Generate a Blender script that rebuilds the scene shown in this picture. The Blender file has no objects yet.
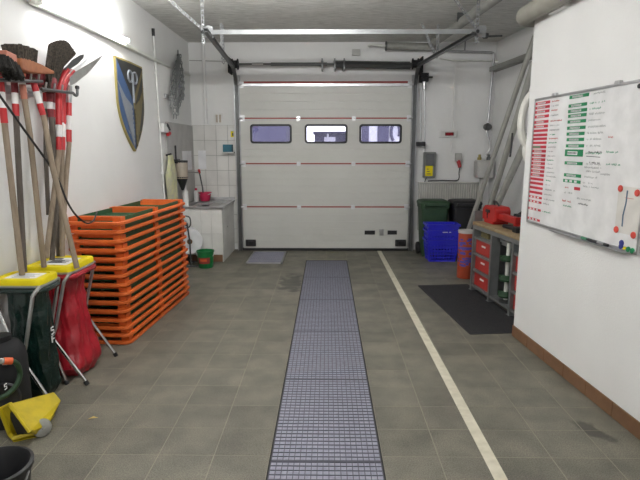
import bpy, math, random
from mathutils import Vector, Matrix
random.seed(7)
C = bpy.context.scene
COL = C.collection
PI = math.pi
# ------------------------------------------------------------------ camera, world, light, exposure
FPX, TH, PS, HC = 517.0, math.atan(93/517.0), math.radians(0.763), 1.75
cam = bpy.data.objects.new('camera', bpy.data.cameras.new('camera')); COL.objects.link(cam)
cam.data.sensor_width = 36; cam.data.lens = FPX/640*36; cam.data.clip_start = 0.02
cam.location = (0, 0, HC); cam.rotation_euler = (PI/2-TH, 0, PS)
C.camera = cam
w = bpy.data.worlds.new('overcast'); C.world = w; w.use_nodes = True
w.node_tree.nodes['Background'].inputs[0].default_value = (0.86, 0.87, 1.0, 1)
w.node_tree.nodes['Background'].inputs[1].default_value = 0.6
C.view_settings.view_transform = 'Standard'; C.view_settings.look = 'None'
C.view_settings.gamma = 1; C.view_settings.use_curve_mapping = False
C.view_settings.exposure = 2.94
TUBE_W = 12.0          # emission strength of the wall lamp tube
FILL_W = 30.0          # emission strength of the added fill lamps out of view

# ------------------------------------------------------------------ sight lines: a point of the photograph on a known plane of the room
_f = Matrix.Rotation(PS, 3, 'Z') @ Vector((0, math.cos(TH), -math.sin(TH)))
_u = Matrix.Rotation(PS, 3, 'Z') @ Vector((0, math.sin(TH), math.cos(TH)))
_r = Matrix.Rotation(PS, 3, 'Z') @ Vector((1, 0, 0))
O = Vector((0, 0, HC))
def ray(u, v): return _f + _r*((u-320)/FPX) + _u*((240-v)/FPX)
def fl(u, v, z=0): d = ray(u, v); return O + d*((z-HC)/d.z)
def py(u, v, Y): d = ray(u, v); return O + d*(Y/d.y)
def px(u, v, X): d = ray(u, v); return O + d*(X/d.x)
RA = Vector((1.756, 4.66, 0)); RD = Vector((0.0853, -0.9964, 0)); RN = Vector((-0.9964, -0.0853, 0))
def pw(u, v, off=0): d = ray(u, v); return O + d*(((RA+RN*off-O).dot(RN))/d.dot(RN))   # on the right wall
def rw(s, z, off=0): return RA + RD*s + RN*off + Vector((0, 0, z))
def rs(p): return (p-RA).dot(RD), p.z

# ------------------------------------------------------------------ materials
def M(name, col, rough=0.6, metal=0.0, col2=None, nscale=8.0, bump=0.0, bscale=60.0, rand=0.0, stretch=None, spec=0.5, contrast=(0.35, 0.65), coat=0.0):
    m = bpy.data.materials.new(name); m.use_nodes = True
    nt = m.node_tree; b = nt.nodes['Principled BSDF']
    b.inputs['Roughness'].default_value = rough; b.inputs['Metallic'].default_value = metal
    b.inputs['Specular IOR Level'].default_value = spec; b.inputs['Coat Weight'].default_value = coat
    tc = nt.nodes.new('ShaderNodeNewGeometry').outputs['Position']
    if stretch:
        mp = nt.nodes.new('ShaderNodeMapping'); mp.inputs['Scale'].default_value = stretch
        nt.links.new(tc, mp.inputs['Vector']); tc = mp.outputs['Vector']
    n = nt.nodes.new('ShaderNodeTexNoise'); n.inputs['Scale'].default_value = nscale; n.inputs['Detail'].default_value = 6
    nt.links.new(tc, n.inputs['Vector'])
    r = nt.nodes.new('ShaderNodeValToRGB')
    c2 = col2 or tuple(c*0.86 for c in col)
    r.color_ramp.elements[0].position = contrast[0]; r.color_ramp.elements[1].position = contrast[1]
    r.color_ramp.elements[0].color = (*c2, 1); r.color_ramp.elements[1].color = (*col, 1)
    nt.links.new(n.outputs['Fac'], r.inputs['Fac'])
    out = r.outputs['Color']
    if rand:
        oi = nt.nodes.new('ShaderNodeObjectInfo'); hs = nt.nodes.new('ShaderNodeHueSaturation')
        mr = nt.nodes.new('ShaderNodeMapRange'); mr.inputs['To Min'].default_value = 1-rand; mr.inputs['To Max'].default_value = 1+rand
        nt.links.new(oi.outputs['Random'], mr.inputs['Value']); nt.links.new(mr.outputs['Result'], hs.inputs['Value'])
        nt.links.new(out, hs.inputs['Color']); out = hs.outputs['Color']
    nt.links.new(out, b.inputs['Base Color'])
    if bump:
        n2 = nt.nodes.new('ShaderNodeTexNoise'); n2.inputs['Scale'].default_value = bscale; n2.inputs['Detail'].default_value = 4
        nt.links.new(tc, n2.inputs['Vector'])
        bp = nt.nodes.new('ShaderNodeBump'); bp.inputs['Strength'].default_value = bump; bp.inputs['Distance'].default_value = 0.01
        nt.links.new(n2.outputs['Fac'], bp.inputs['Height']); nt.links.new(bp.outputs['Normal'], b.inputs['Normal'])
    return m
def emit(name, col, strength):
    m = bpy.data.materials.new(name); m.use_nodes = True; nt = m.node_tree
    nt.nodes.remove(nt.nodes['Principled BSDF']); e = nt.nodes.new('ShaderNodeEmission')
    e.inputs[0].default_value = (*col, 1); e.inputs[1].default_value = strength
    nt.links.new(e.outputs[0], nt.nodes['Material Output'].inputs['Surface']); return m
def glass(name, tint, rough=0.03):
    m = bpy.data.materials.new(name); m.use_nodes = True; nt = m.node_tree
    nt.nodes.remove(nt.nodes['Principled BSDF'])
    t = nt.nodes.new('ShaderNodeBsdfTransparent'); t.inputs[0].default_value = (*tint, 1)
    g = nt.nodes.new('ShaderNodeBsdfGlossy'); g.inputs['Roughness'].default_value = rough
    mx = nt.nodes.new('ShaderNodeMixShader'); mx.inputs[0].default_value = 0.08
    nt.links.new(t.outputs[0], mx.inputs[1]); nt.links.new(g.outputs[0], mx.inputs[2])
    nt.links.new(mx.outputs[0], nt.nodes['Material Output'].inputs['Surface']); return m
def floor_mat():
    m = M('floor_tile', (0.190, 0.178, 0.140), 0.55, col2=(0.132, 0.124, 0.100), nscale=4.5, bump=0.15, bscale=220, rand=0.10, spec=0.35)
    nt = m.node_tree; b = nt.nodes['Principled BSDF']
    src = b.inputs['Base Color'].links[0].from_socket
    pos = nt.nodes.new('ShaderNodeNewGeometry').outputs['Position']
    sp = nt.nodes.new('ShaderNodeTexNoise'); sp.inputs['Scale'].default_value = 150; sp.inputs['Detail'].default_value = 3
    nt.links.new(pos, sp.inputs['Vector'])
    rp = nt.nodes.new('ShaderNodeMapRange'); rp.inputs['From Min'].default_value = 0.3; rp.inputs['From Max'].default_value = 0.7
    rp.inputs['To Min'].default_value = 0.62; rp.inputs['To Max'].default_value = 1.38
    nt.links.new(sp.outputs['Fac'], rp.inputs['Value'])
    mul = nt.nodes.new('ShaderNodeMix'); mul.data_type = 'RGBA'; mul.blend_type = 'MULTIPLY'; mul.inputs[0].default_value = 1
    nt.links.new(src, mul.inputs[6]); nt.links.new(rp.outputs['Result'], mul.inputs[7]); cur = mul.outputs[2]
    wob = nt.nodes.new('ShaderNodeTexNoise'); wob.inputs['Scale'].default_value = 9; wob.inputs['Detail'].default_value = 5
    nt.links.new(pos, wob.inputs['Vector'])
    rgh = None
    for p, rx, ry, rot, a in ((fl(592, 430), 0.06, 0.15, 0.5, 0.72), (fl(291, 283), 0.17, 0.42, 0.0, 0.72), (fl(275, 256), 0.5, 0.14, 0, 0.3)):
        mp = nt.nodes.new('ShaderNodeMapping'); mp.vector_type = 'TEXTURE'
        mp.inputs['Location'].default_value = p; mp.inputs['Rotation'].default_value = (0, 0, rot); mp.inputs['Scale'].default_value = (rx, ry, 1)
        nt.links.new(pos, mp.inputs['Vector'])
        le = nt.nodes.new('ShaderNodeVectorMath'); le.operation = 'LENGTH'; nt.links.new(mp.outputs[0], le.inputs[0])
        ad = nt.nodes.new('ShaderNodeMath'); ad.operation = 'MULTIPLY_ADD'; ad.inputs[1].default_value = 2.2
        nt.links.new(wob.outputs['Fac'], ad.inputs[0]); nt.links.new(le.outputs['Value'], ad.inputs[2])
        ra = nt.nodes.new('ShaderNodeMapRange'); ra.inputs['From Min'].default_value = 1.75; ra.inputs['From Max'].default_value = 2.2
        ra.inputs['To Min'].default_value = a; ra.inputs['To Max'].default_value = 0
        nt.links.new(ad.outputs[0], ra.inputs['Value'])
        mx = nt.nodes.new('ShaderNodeMix'); mx.data_type = 'RGBA'; mx.inputs[7].default_value = (0.045, 0.042, 0.036, 1)
        nt.links.new(ra.outputs['Result'], mx.inputs[0]); nt.links.new(cur, mx.inputs[6]); cur = mx.outputs[2]
    nt.links.new(cur, b.inputs['Base Color'])
    return m
mt = dict(
    wall=M('wall_paint', (0.80, 0.80, 0.79), 0.8, col2=(0.765, 0.765, 0.755), nscale=2, bump=0.25, bscale=90, spec=0.2),
    ceil=M('ceiling_boards', (0.78, 0.78, 0.745), 0.9, col2=(0.52, 0.52, 0.485), nscale=4, bump=1.0, bscale=5, stretch=(2.0, 30, 30), contrast=(0.38, 0.58), spec=0.1),
    floor=floor_mat(), grout=M('grout', (0.29, 0.27, 0.21), 0.85, nscale=20), grey_render=M('grey_render', (0.50, 0.49, 0.47), 0.7, nscale=5, bump=0.1),
    btile=M('brown_tile', (0.20, 0.105, 0.055), 0.45, rand=0.14, nscale=12), wtile=M('white_tile', (0.78, 0.77, 0.74), 0.22, rand=0.03, nscale=3),
    line=M('line_paint', (0.66, 0.62, 0.50), 0.7, col2=(0.54, 0.50, 0.39), nscale=14), zinc=M('zinc', (0.33, 0.33, 0.40), 0.55, 0.15, col2=(0.25, 0.25, 0.31), nscale=30),
    galv=M('galvanised', (0.37, 0.38, 0.385), 0.42, 0.4), sheet=M('route_paper', (0.72, 0.70, 0.66), 0.8), gbar=M('grating_bar', (0.10, 0.10, 0.125), 0.6, 0.2), dark=M('pit_dark', (0.03, 0.03, 0.03), 0.9), rubber=M('rubber', (0.028, 0.028, 0.030), 0.85, bump=0.5, bscale=150, nscale=60, col2=(0.016, 0.016, 0.018)),
    door=M('door_panel', (0.61, 0.61, 0.575), 0.5, col2=(0.58, 0.58, 0.545), nscale=1.5, bump=0.08, bscale=300), red_trim=M('red_trim', (0.33, 0.045, 0.035), 0.5),
    alu=M('aluminium', (0.78, 0.78, 0.80), 0.35, 0.7), steel=M('steel', (0.50, 0.50, 0.51), 0.35, 0.85), dsteel=M('dark_steel', (0.13, 0.135, 0.135), 0.4, 0.7),
    chrome=M('chrome', (0.75, 0.75, 0.76), 0.18, 1.0), black=M('black_plastic', (0.016, 0.016, 0.018), 0.45), blackm=M('black_matt', (0.012, 0.012, 0.014), 0.8),
    white=M('white_plastic', (0.80, 0.80, 0.78), 0.4), wmet=M('white_metal', (0.74, 0.75, 0.69), 0.4), paper=M('paper', (0.82, 0.82, 0.84), 0.8),
    orange=M('orange_plastic', (0.74, 0.150, 0.025), 0.45, col2=(0.64, 0.125, 0.022), nscale=9, rand=0.07), green=M('green_plastic', (0.02, 0.105, 0.045), 0.5, nscale=14, rand=0.1),
    dgreen=M('dark_green_plastic', (0.022, 0.060, 0.026), 0.5), bgreen=M('bucket_green', (0.008, 0.19, 0.05), 0.35), yellow=M('yellow_plastic', (0.80, 0.66, 0.008), 0.5, col2=(0.74, 0.60, 0.008), spec=0.25),
    chock=M('yellow_paint', (0.58, 0.44, 0.008), 0.5, col2=(0.48, 0.37, 0.01), nscale=16, contrast=(0.3, 0.6)), gbag=M('green_bag_film', (0.004, 0.019, 0.015), 0.24, nscale=6, bump=0.5, bscale=24, spec=0.6),
    rbag=M('red_bag_film', (0.42, 0.012, 0.025), 0.3, col2=(0.30, 0.008, 0.016), nscale=6, bump=0.5, bscale=20, spec=0.6), blue=M('blue_plastic', (0.026, 0.026, 0.58), 0.4, nscale=5),
    wood=M('ash_handle', (0.30, 0.235, 0.17), 0.7, col2=(0.22, 0.17, 0.12), nscale=30, stretch=(1, 1, 0.15)), dwood=M('dark_handle', (0.12, 0.10, 0.085), 0.75, col2=(0.075, 0.062, 0.05), nscale=30, stretch=(1, 1, 0.15)),
    block=M('broom_block', (0.33, 0.115, 0.045), 0.6, col2=(0.24, 0.08, 0.03), nscale=20), pblock=M('pink_block', (0.42, 0.15, 0.10), 0.6), brist=M('brown_bristle', (0.085, 0.068, 0.052), 0.95, col2=(0.03, 0.025, 0.02), nscale=70, bump=1, bscale=120),
    bbrist=M('black_bristle', (0.02, 0.018, 0.016), 0.95, bump=1, bscale=120), red=M('red_paint', (0.50, 0.02, 0.025), 0.4), redm=M('maroon_paint', (0.20, 0.012, 0.02), 0.55), whiteb=M('white_band', (0.78, 0.77, 0.76), 0.5),
    blade=M('grey_blade', (0.36, 0.36, 0.34), 0.4, 0.4, nscale=20), gold=M('gold_paint', (0.36, 0.29, 0.09), 0.45, 0.2), sblue=M('shield_blue', (0.055, 0.11, 0.24), 0.55, nscale=10), sblack=M('shield_black', (0.03, 0.03, 0.028), 0.5),
    silver=M('silver_paint', (0.27, 0.29, 0.32), 0.5, 0.1), dgold=M('dull_gold', (0.17, 0.14, 0.06), 0.55), lime=M('hi_vis_cloth', (0.70, 0.70, 0.40), 0.9, col2=(0.60, 0.58, 0.44), nscale=12),
    beige=M('beige_duct', (0.33, 0.32, 0.275), 0.55), greyp=M('grey_pipe', (0.30, 0.30, 0.275), 0.55), pole=M('pole_grey', (0.40, 0.40, 0.36), 0.5, 0.15), hose=M('white_hose', (0.80, 0.79, 0.74), 0.7),
    rad=M('radiator', (0.62, 0.61, 0.57), 0.5), rackg=M('rack_grey', (0.26, 0.27, 0.27), 0.45, 0.5), bench=M('bench_wood', (0.36, 0.27, 0.15), 0.6, col2=(0.24, 0.17, 0.09), nscale=10), drawer=M('drawer_red', (0.46, 0.03, 0.025), 0.42),
    tool=M('vise_red', (0.44, 0.015, 0.012), 0.45), board=M('board_enamel', (0.80, 0.80, 0.80), 0.3), mred=M('magnet_red', (0.56, 0.02, 0.045), 0.5), mgreen=M('magnet_green', (0.008, 0.24, 0.09), 0.5), ink=M('ink_black', (0.05, 0.05, 0.06), 0.8),
    inkg=M('ink_grey', (0.42, 0.43, 0.43), 0.8), inkgr=M('ink_green', (0.12, 0.36, 0.22), 0.8), inkr=M('ink_red', (0.55, 0.13, 0.12), 0.8), teal=M('teal_box', (0.02, 0.15, 0.22), 0.5), pink=M('pink_plastic', (0.62, 0.03, 0.10), 0.4), cream=M('dispenser_body', (0.42, 0.36, 0.29), 0.4),
    lamp=emit('lamp_tube', (1.0, 1.0, 0.99), TUBE_W), lampfill=emit('fill_lamp_tube', (1.0, 1.0, 0.99), FILL_W), led=emit('red_display', (0.35, 0.005, 0.015), 0.10), screen=M('dark_red_screen', (0.06, 0.006, 0.009), 0.3), mag_red=M('magnet_orange_red', (0.66, 0.07, 0.05), 0.45), line_blue=M('line_blue_grey', (0.09, 0.15, 0.22), 0.7), pane=glass('window_pane', (0.82, 0.82, 0.86)),
    asphalt=M('asphalt', (0.10, 0.10, 0.11), 0.9), facade=M('lavender_render', (0.095, 0.09, 0.15), 0.9), facade2=M('pale_render', (0.75, 0.74, 0.80), 0.9), leafy=M('dry_leaf', (0.65, 0.48, 0.16), 0.8), mag_blue=M('magnet_blue', (0.02, 0.03, 0.22), 0.5), orangec=M('coupling_orange', (0.75, 0.12, 0.03), 0.4),
    clear=M('foggy_cover', (0.17, 0.18, 0.17), 0.3), brown=M('brown_card', (0.25, 0.15, 0.08), 0.8), terra=M('orange_drum', (0.46, 0.075, 0.03), 0.5, nscale=6), bprint=M('blue_print', (0.10, 0.08, 0.40), 0.5),
)

# ------------------------------------------------------------------ mesh building
class MB:
    def __init__(s): s.v = []; s.f = []; s.mi = []; s.cm = 0; s.T = Matrix.Identity(4)
    def add(s, vs, fs):
        o = len(s.v); s.v += [s.T @ Vector(p) for p in vs]
        for f in fs: s.f.append([i+o for i in f]); s.mi.append(s.cm)
        return s
    def box(s, x0, x1, y0, y1, z0, z1):
        return s.add([(x, y, z) for z in (z0, z1) for y in (y0, y1) for x in (x0, x1)],
                     [(0, 2, 3, 1), (4, 5, 7, 6), (0, 1, 5, 4), (2, 6, 7, 3), (0, 4, 6, 2), (1, 3, 7, 5)])
    def bar(s, p0, p1, wx, wy, up=(0, 0, 1)):       # rectangular bar from p0 to p1
        p0, p1 = Vector(p0), Vector(p1); t = (p1-p0).normalized(); up = Vector(up)
        if abs(t.dot(up)) > 0.97: up = Vector((0, 1, 0))
        a = t.cross(up).normalized(); b = a.cross(t)
        vs = [p+a*i*wx/2+b*j*wy/2 for p in (p0, p1) for i, j in ((-1, -1), (1, -1), (1, 1), (-1, 1))]
        return s.add(vs, [(3, 2, 1, 0), (4, 5, 6, 7)]+[(i, (i+1) % 4, 4+(i+1) % 4, 4+i) for i in range(4)])
    def tube(s, pts, r, n=8, closed=False, caps=True):
        P = [Vector(p) for p in pts]; k = len(P); R = r if isinstance(r, (list, tuple)) else [r]*k
        vs = []; a = None
        for i in range(k):
            t = (P[(i+1) % k]-P[i-1]) if closed else (P[min(i+1, k-1)]-P[max(i-1, 0)])
            t = t.normalized()
            if a is None:
                a = t.cross(Vector((0, 0, 1)))
                if a.length < 1e-3: a = t.cross(Vector((0, 1, 0)))
            a = (a-t*a.dot(t)).normalized(); b = t.cross(a)
            vs += [P[i]+(a*math.cos(2*PI*j/n)+b*math.sin(2*PI*j/n))*R[i] for j in range(n)]
        fs = [(i*n+j, i*n+(j+1) % n, ((i+1) % k)*n+(j+1) % n, ((i+1) % k)*n+j) for i in range(k if closed else k-1) for j in range(n)]
        if caps and not closed: fs += [list(range(n))[::-1], [(k-1)*n+j for j in range(n)]]
        return s.add(vs, fs)
    def cyl(s, p0, p1, r0, r1=None, n=16): return s.tube([p0, p1], [r0, r0 if r1 is None else r1], n)
    def lathe(s, prof, c=(0, 0, 0), n=24, axis=None):
        Mx = Matrix.Translation(Vector(c)) @ (Vector(axis).to_track_quat('Z', 'Y').to_matrix().to_4x4() if axis is not None else Matrix.Identity(4))
        vs = [Mx @ Vector((r*math.cos(2*PI*j/n), r*math.sin(2*PI*j/n), z)) for r, z in prof for j in range(n)]
        return s.add(vs, [(i*n+j, i*n+(j+1) % n, (i+1)*n+(j+1) % n, (i+1)*n+j) for i in range(len(prof)-1) for j in range(n)])
    def prism(s, poly, d0, d1, frame=None):          # polygon in the frame's xy, extruded along its z
        Mx = frame or Matrix.Identity(4); n = len(poly)
        vs = [Mx @ Vector((x, y, d)) for d in (d0, d1) for x, y in poly]
        return s.add(vs, [list(range(n))[::-1], [n+i for i in range(n)]]+[(i, (i+1) % n, n+(i+1) % n, n+i) for i in range(n)])
    def loft(s, rings, cap0=True, cap1=True):
        n = len(rings[0]); vs = [p for r in rings for p in r]
        fs = [(i*n+j, i*n+(j+1) % n, (i+1)*n+(j+1) % n, (i+1)*n+j) for i in range(len(rings)-1) for j in range(n)]
        if cap0: fs.append(list(range(n))[::-1])
        if cap1: fs.append([(len(rings)-1)*n+j for j in range(n)])
        return s.add(vs, fs)
def frame(o, x, y, z): return Matrix(((x[0], y[0], z[0], o[0]), (x[1], y[1], z[1], o[1]), (x[2], y[2], z[2], o[2]), (0, 0, 0, 1)))
FR = lambda s, z, off=0: frame(rw(s, z, off), RD, (0, 0, 1), RN)      # on the right wall: x towards the camera, y up, z out of the wall
def top_of(o):
    while o.parent: o = o.parent
    return o
def part(name, mb, mats, parent=None, smooth=False, bevel=0.0, local=False, kind=None, label=None):
    me = bpy.data.meshes.new(name)
    vs = mb.v
    if parent is not None and not local:
        inv = top_of(parent).matrix_basis.inverted(); vs = [inv @ p for p in vs]
    me.from_pydata([tuple(p) for p in vs], [], mb.f)
    for m in (mats if isinstance(mats, (list, tuple)) else [mats]): me.materials.append(mt[m])
    me.polygons.foreach_set('material_index', mb.mi)
    if smooth:
        me.polygons.foreach_set('use_smooth', [True]*len(me.polygons))
        me.set_sharp_from_angle(angle=math.radians(40))
    me.update()
    o = bpy.data.objects.new(name, me); COL.objects.link(o)
    if parent is not None: o.parent = parent
    if bevel:
        b = o.modifiers.new('bevel', 'BEVEL'); b.width = bevel; b.segments = 2; b.limit_method = 'ANGLE'; b.harden_normals = False
    if kind: o['kind'] = kind
    if label: o['label'] = label
    return o
def tag(o, label, cat, group=None):
    o['label'] = label; o['category'] = cat
    if group: o['group'] = group
    return o
def thing(name, label, cat, loc=(0, 0, 0), rz=0.0, group=None):
    o = bpy.data.objects.new(name, None); COL.objects.link(o); o.location = loc; o.rotation_euler = (0, 0, rz); o.empty_display_size = 0.1
    o.matrix_basis = Matrix.Translation(Vector(loc)) @ Matrix.Rotation(rz, 4, 'Z')
    return tag(o, label, cat, group)
def struct(name, mb, mats, **k): return part(name, mb, mats, kind='structure', **k)
def dup(root, loc, rz, label, group=None):
    r = root.copy(); COL.objects.link(r); r.location = loc; r.rotation_euler = (0, 0, rz); r['label'] = label
    if group: r['group'] = group
    for ch in list(root.children):
        c = ch.copy(); COL.objects.link(c); c.parent = r
        for g in ch.children:
            d = g.copy(); COL.objects.link(d); d.parent = c
    return r
def shared(name, mesh, parent, loc, rz=0.0, scale=None):
    o = bpy.data.objects.new(name, mesh); COL.objects.link(o); o.parent = parent; o.location = loc; o.rotation_euler = (0, 0, rz)
    if scale: o.scale = scale
    return o
def smooth_path(pts, k=6):
    P = [Vector(p) for p in pts]; out = []
    for i in range(len(P)-1):
        a, b, c, d = P[max(i-1, 0)], P[i], P[i+1], P[min(i+2, len(P)-1)]
        for j in range(k):
            t = j/k
            out.append(0.5*((2*b)+(c-a)*t+(2*a-5*b+4*c-d)*t*t+(3*b-a-3*c+d)*t**3))
    return out+[P[-1]]
def V(*a): return Vector(a)
# ================================================================== THE ROOM
XL, YB, ZC, YF = -2.26, 8.80, 3.42, -3.2
mb = MB()                                                            # floor slab (grout bed) with the drain pit left open
for x0, x1, y0, y1 in ((XL-.1, -.325, YF, YB+.25), (.322, 3.4, YF, YB+.25), (-.325, .322, 7.95, YB+.25), (-.325, .322, YF, 1.6)): mb.box(x0, x1, y0, y1, -.12, -.0012)
mb.box(-.325, .322, 1.6, 7.95, -.12, -.06)
floor = struct('floor', mb, 'grout')
TW, TD = 0.3225, 0.2935
def tile_mesh(w, d, g=0.002, h=0.006, b=0.0015):
    m = MB(); x, y = w/2-g, d/2-g
    m.add([(-x, -y, -h), (x, -y, -h), (x, y, -h), (-x, y, -h), (-x, -y, -b), (x, -y, -b), (x, y, -b), (-x, y, -b), (-x+b, -y+b, 0), (x-b, -y+b, 0), (x-b, y-b, 0), (-x+b, y-b, 0)],
          [(8, 9, 10, 11)]+[(i, (i+1) % 4, 4+(i+1) % 4, 4+i) for i in range(4)]+[(4+i, 4+(i+1) % 4, 8+(i+1) % 4, 8+i) for i in range(4)])
    return m
spots = []
y = 2.709-3*TD+TD/2
while y < YB:
    xs = [-.325-TW*(k+.5) for k in range(6)]+[.322+TW*(k+.5) for k in range(8)]
    if y > 7.95+TD*.4: xs += [-.325+.647*.25, .322-.647*.25]
    for x in xs:
        if y > 3.9 or x < 1.9: spots.append((x, y))
    y += TD
seen = [p for p in spots if abs(p[0]-.01*p[1]) < 0.66*p[1]+.25 and p[1] > 2.2 and not (p[0] > 1.9 and p[1] < 4.9)]
rest = [p for p in spots if p not in seen]
seen.sort(key=lambda p: p[1]); rest += seen[296:]; seen = seen[:296]
first = part('tile', tile_mesh(TW, TD), 'floor', floor, local=True); first.location = (*seen[0], 0)
for p in seen[1:]: shared('tile', first.data, floor, (p[0], p[1], random.uniform(-.0008, .0008)), 0)
mb = MB(); tm = tile_mesh(TW, TD)
for x, y in rest: mb.add([(v[0]+x, v[1]+y, v[2]) for v in tm.v], tm.f)
part('tile_field', mb, 'floor', floor, local=True, kind='stuff')
# painted line
mb = MB(); a, b = fl(376.9, 250.8), fl(494, 479); dv = (b-a).normalized(); a2 = V(a.x+dv.x/dv.y*0, a.y, 0); e = a+dv*((1.5-a.y)/dv.y)
mb.prism([(a.x, a.y), (e.x, e.y), (e.x+.072, e.y), (a.x+.072, a.y)], 0.0012, 0.0025)
part('painted_line', mb, 'line', floor, local=True)
# walls
struct('wall_left', MB().box(XL-.15, XL, YF, YB+.3, 0, ZC), 'wall')
mb = MB()
mb.box(XL-.15, -1.32, YB, YB+.25, 0, ZC).box(1.27, 3.3, YB, YB+.25, 0, ZC).box(-1.32, 1.27, YB, YB+.25, 2.66, ZC)
wall_back = struct('wall_back', mb, 'wall')
RR = V(2.735, YB, 0)                                                   # far right wall of the work recess, parallel to the near right wall
mb = MB(); e = RR+RD*4.3
mb.prism([(RR.x, RR.y+.3), (RR.x-.0, RR.y), (e.x, e.y), (e.x+.15, e.y), (RR.x+.15, RR.y+.3)], 0, ZC); struct('wall_right_recess', mb, 'wall')
mb = MB(); p = [rw(0, 0), rw(8, 0), rw(8, 0, -1.1), rw(0, 0, -1.1)]
mb.prism([(q.x, q.y) for q in p][::-1], 0, ZC); struct('wall_right', mb, 'wall')
struct('wall_front', MB().box(XL-.15, 3.4, YF-.15, YF, 0, ZC), 'wall')
struct('ceiling', MB().box(XL-.15, 3.6, YF-.15, YB+.3, ZC, ZC+.12), 'ceil')
# brown skirting tiles along the right wall
mb = MB(); mb.prism([(0, 0), (7.6, 0), (7.6, .105), (0, .105)], 0.0, 0.004, FR(0, 0)); bb = struct('baseboard_right', mb, 'grout')
one = None
for k in range(12):
    mb = MB(); mb.prism([(k*.3+.003, .004), (k*.3+.297, .004), (k*.3+.297, .108), (k*.3+.003, .108)], 0.003, 0.013, FR(0, 0)); part('tile', mb, 'btile', bb, bevel=.002)
mb = MB(); mb.prism([(-.02, 0), (.02, 0), (.02, .108), (-.02, .108)], 0, .01, frame(RA+V(0, .012, 0), (1, 0, 0), (0, 0, 1), (0, 1, 0)))
# low beam along the recess wall
mb = MB(); n = V(-RD.y, RD.x, 0)
mb.bar(RR+RD*.05+RN*.06+V(0, 0, 2.98), RR+RD*3.2+RN*.06+V(0, 0, 2.98), .12, .07); struct('trim_1', mb, 'greyp')
mb = MB(); mb.bar(V(XL+.012, 3.4, py(0, 0, 1).z*0+2.862), V(XL+.012, 7.2, 2.885), .02, .018)
mb.bar(V(XL+.03, 3.4, 2.835), V(XL+.03, 7.2, 2.858), .06, .028); mb.bar(V(XL+.012, 7.2, 2.86), V(XL+.012, YB, 2.90), .015, .015); struct('trim_2', mb, 'wmet', bevel=.003)
# grey rendered splash area of the left wall and white tiles of the wash corner
struct('trim_3', MB().box(XL, XL+.012, 7.36, YB, .2, 2.10), 'grey_render')
def tiled(rootn, F, cols, rows, w, h, x0, z0, mat='wtile', parent=None):
    for i in range(cols):
        for j in range(rows):
            mb = MB(); mb.prism([(x0+i*w+.0025, z0+j*h+.0025), (x0+(i+1)*w-.0025, z0+j*h+.0025), (x0+(i+1)*w-.0025, z0+(j+1)*h-.0025), (x0+i*w+.0025, z0+(j+1)*h-.0025)], 0, .009, F)
            part('tile', mb, mat, parent, bevel=.002)
part('tile_bedding', MB().box(XL+.012, XL+.014+4*.195, YB-.003, YB, .11, 2.11), 'greyp', wall_back)
tiled('w', frame((0, YB-.0, 0), (1, 0, 0), (0, 0, 1), (0, -1, 0)), 4, 8, .195, .25, XL+.014, .11, parent=wall_back)
for z in (.11,): pass

# ================================================================== SECTIONAL DOOR (setting)
DY = 8.70                                                             # inner face
door = struct('door_1', MB().box(-1.40, 1.36, DY+.004, DY+.05, 0.02, .06), 'black')
zs = [0.03, 0.752, 1.475, 2.213, 2.745]
X0, X1 = -1.425, 1.375
wins = [(-1.259, -.591), (-.358, .327), (.541, 1.221)]; WZ0, WZ1 = 1.817, 2.11
def ribbed(mb, x0, x1, z0, z1):
    n = max(1, round((z1-z0)/.125)); prof = []
    for k in range(n):
        a, b = z0+(z1-z0)*k/n, z0+(z1-z0)*(k+1)/n
        prof += [(DY, a+.004), (DY, b-.004), (DY+.0035, b-.002), (DY+.0035, b)] if k < n-1 else [(DY, a+.004), (DY, b)]
    m = len(prof)
    mb.add([(x, y, z) for x in (x0, x1) for y, z in prof], [(i, m+i, m+i+1, i+1) for i in range(m-1)])
    mb.box(x0, x1, DY+.0045, DY+.04, z0, z1)
for k in range(4):
    a, b = zs[k]+.009, zs[k+1]-.009; mb = MB()
    if k == 2:
        ribbed(mb, X0, X1, a, WZ0); ribbed(mb, X0, X1, WZ1, b)
        xs = [X0]+[q for w_ in wins for q in w_]+[X1]
        for i in range(0, 8, 2): ribbed(mb, xs[i], xs[i+1], WZ0, WZ1)
    else: ribbed(mb, X0, X1, a, b)
    part('panel', mb, 'door', door)
    part('red_strip', MB().box(X0, X1, DY+.001, DY+.03, zs[k+1]-.012, zs[k+1]+.012), 'red_trim', door)
part('top_rail', MB().box(X0, X1, DY-.03, DY+.03, 2.715, 2.765), 'alu', door, bevel=.006)
part('upper_panel', MB().box(X0+.02, X1-.02, DY+.012, DY+.05, 2.77, 2.80), 'red_trim', door)
part('bottom_seal', MB().box(X0-.02, X1+.02, DY-.012, DY+.05, 0.002, .045), 'black', door, bevel=.006)
def rrect(x0, x1, z0, z1, r, n=5):
    out = []
    for cx, cz, a in ((x1-r, z1-r, 0), (x0+r, z1-r, 1), (x0+r, z0+r, 2), (x1-r, z0+r, 3)):
        out += [(cx+r*math.cos((a+i/n)*PI/2), cz+r*math.sin((a+i/n)*PI/2)) for i in range(n+1)]
    return out
for x0, x1 in wins:
    o, i_ = rrect(x0-.01, x1+.01, WZ0-.01, WZ1+.01, .05), rrect(x0+.022, x1-.022, WZ0+.022, WZ1-.022, .03); n = len(o)
    mb = MB(); mb.add([(x, yy, z) for yy in (DY-.012, DY+.045) for ring in (o, i_) for x, z in ring],
        [f for i in range(n) for j in [(i+1) % n] for f in ((i, j, n+j, n+i), (2*n+i, 3*n+i, 3*n+j, 2*n+j), (i, 2*n+i, 2*n+j, j), (n+i, n+j, 3*n+j, 3*n+i))])
    fr_ = part('window_frame', mb, 'black', door, bevel=.003)
    part('pane', MB().box(x0+.01, x1-.01, DY+.015, DY+.02, WZ0+.01, WZ1-.01), 'pane', fr_)
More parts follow.
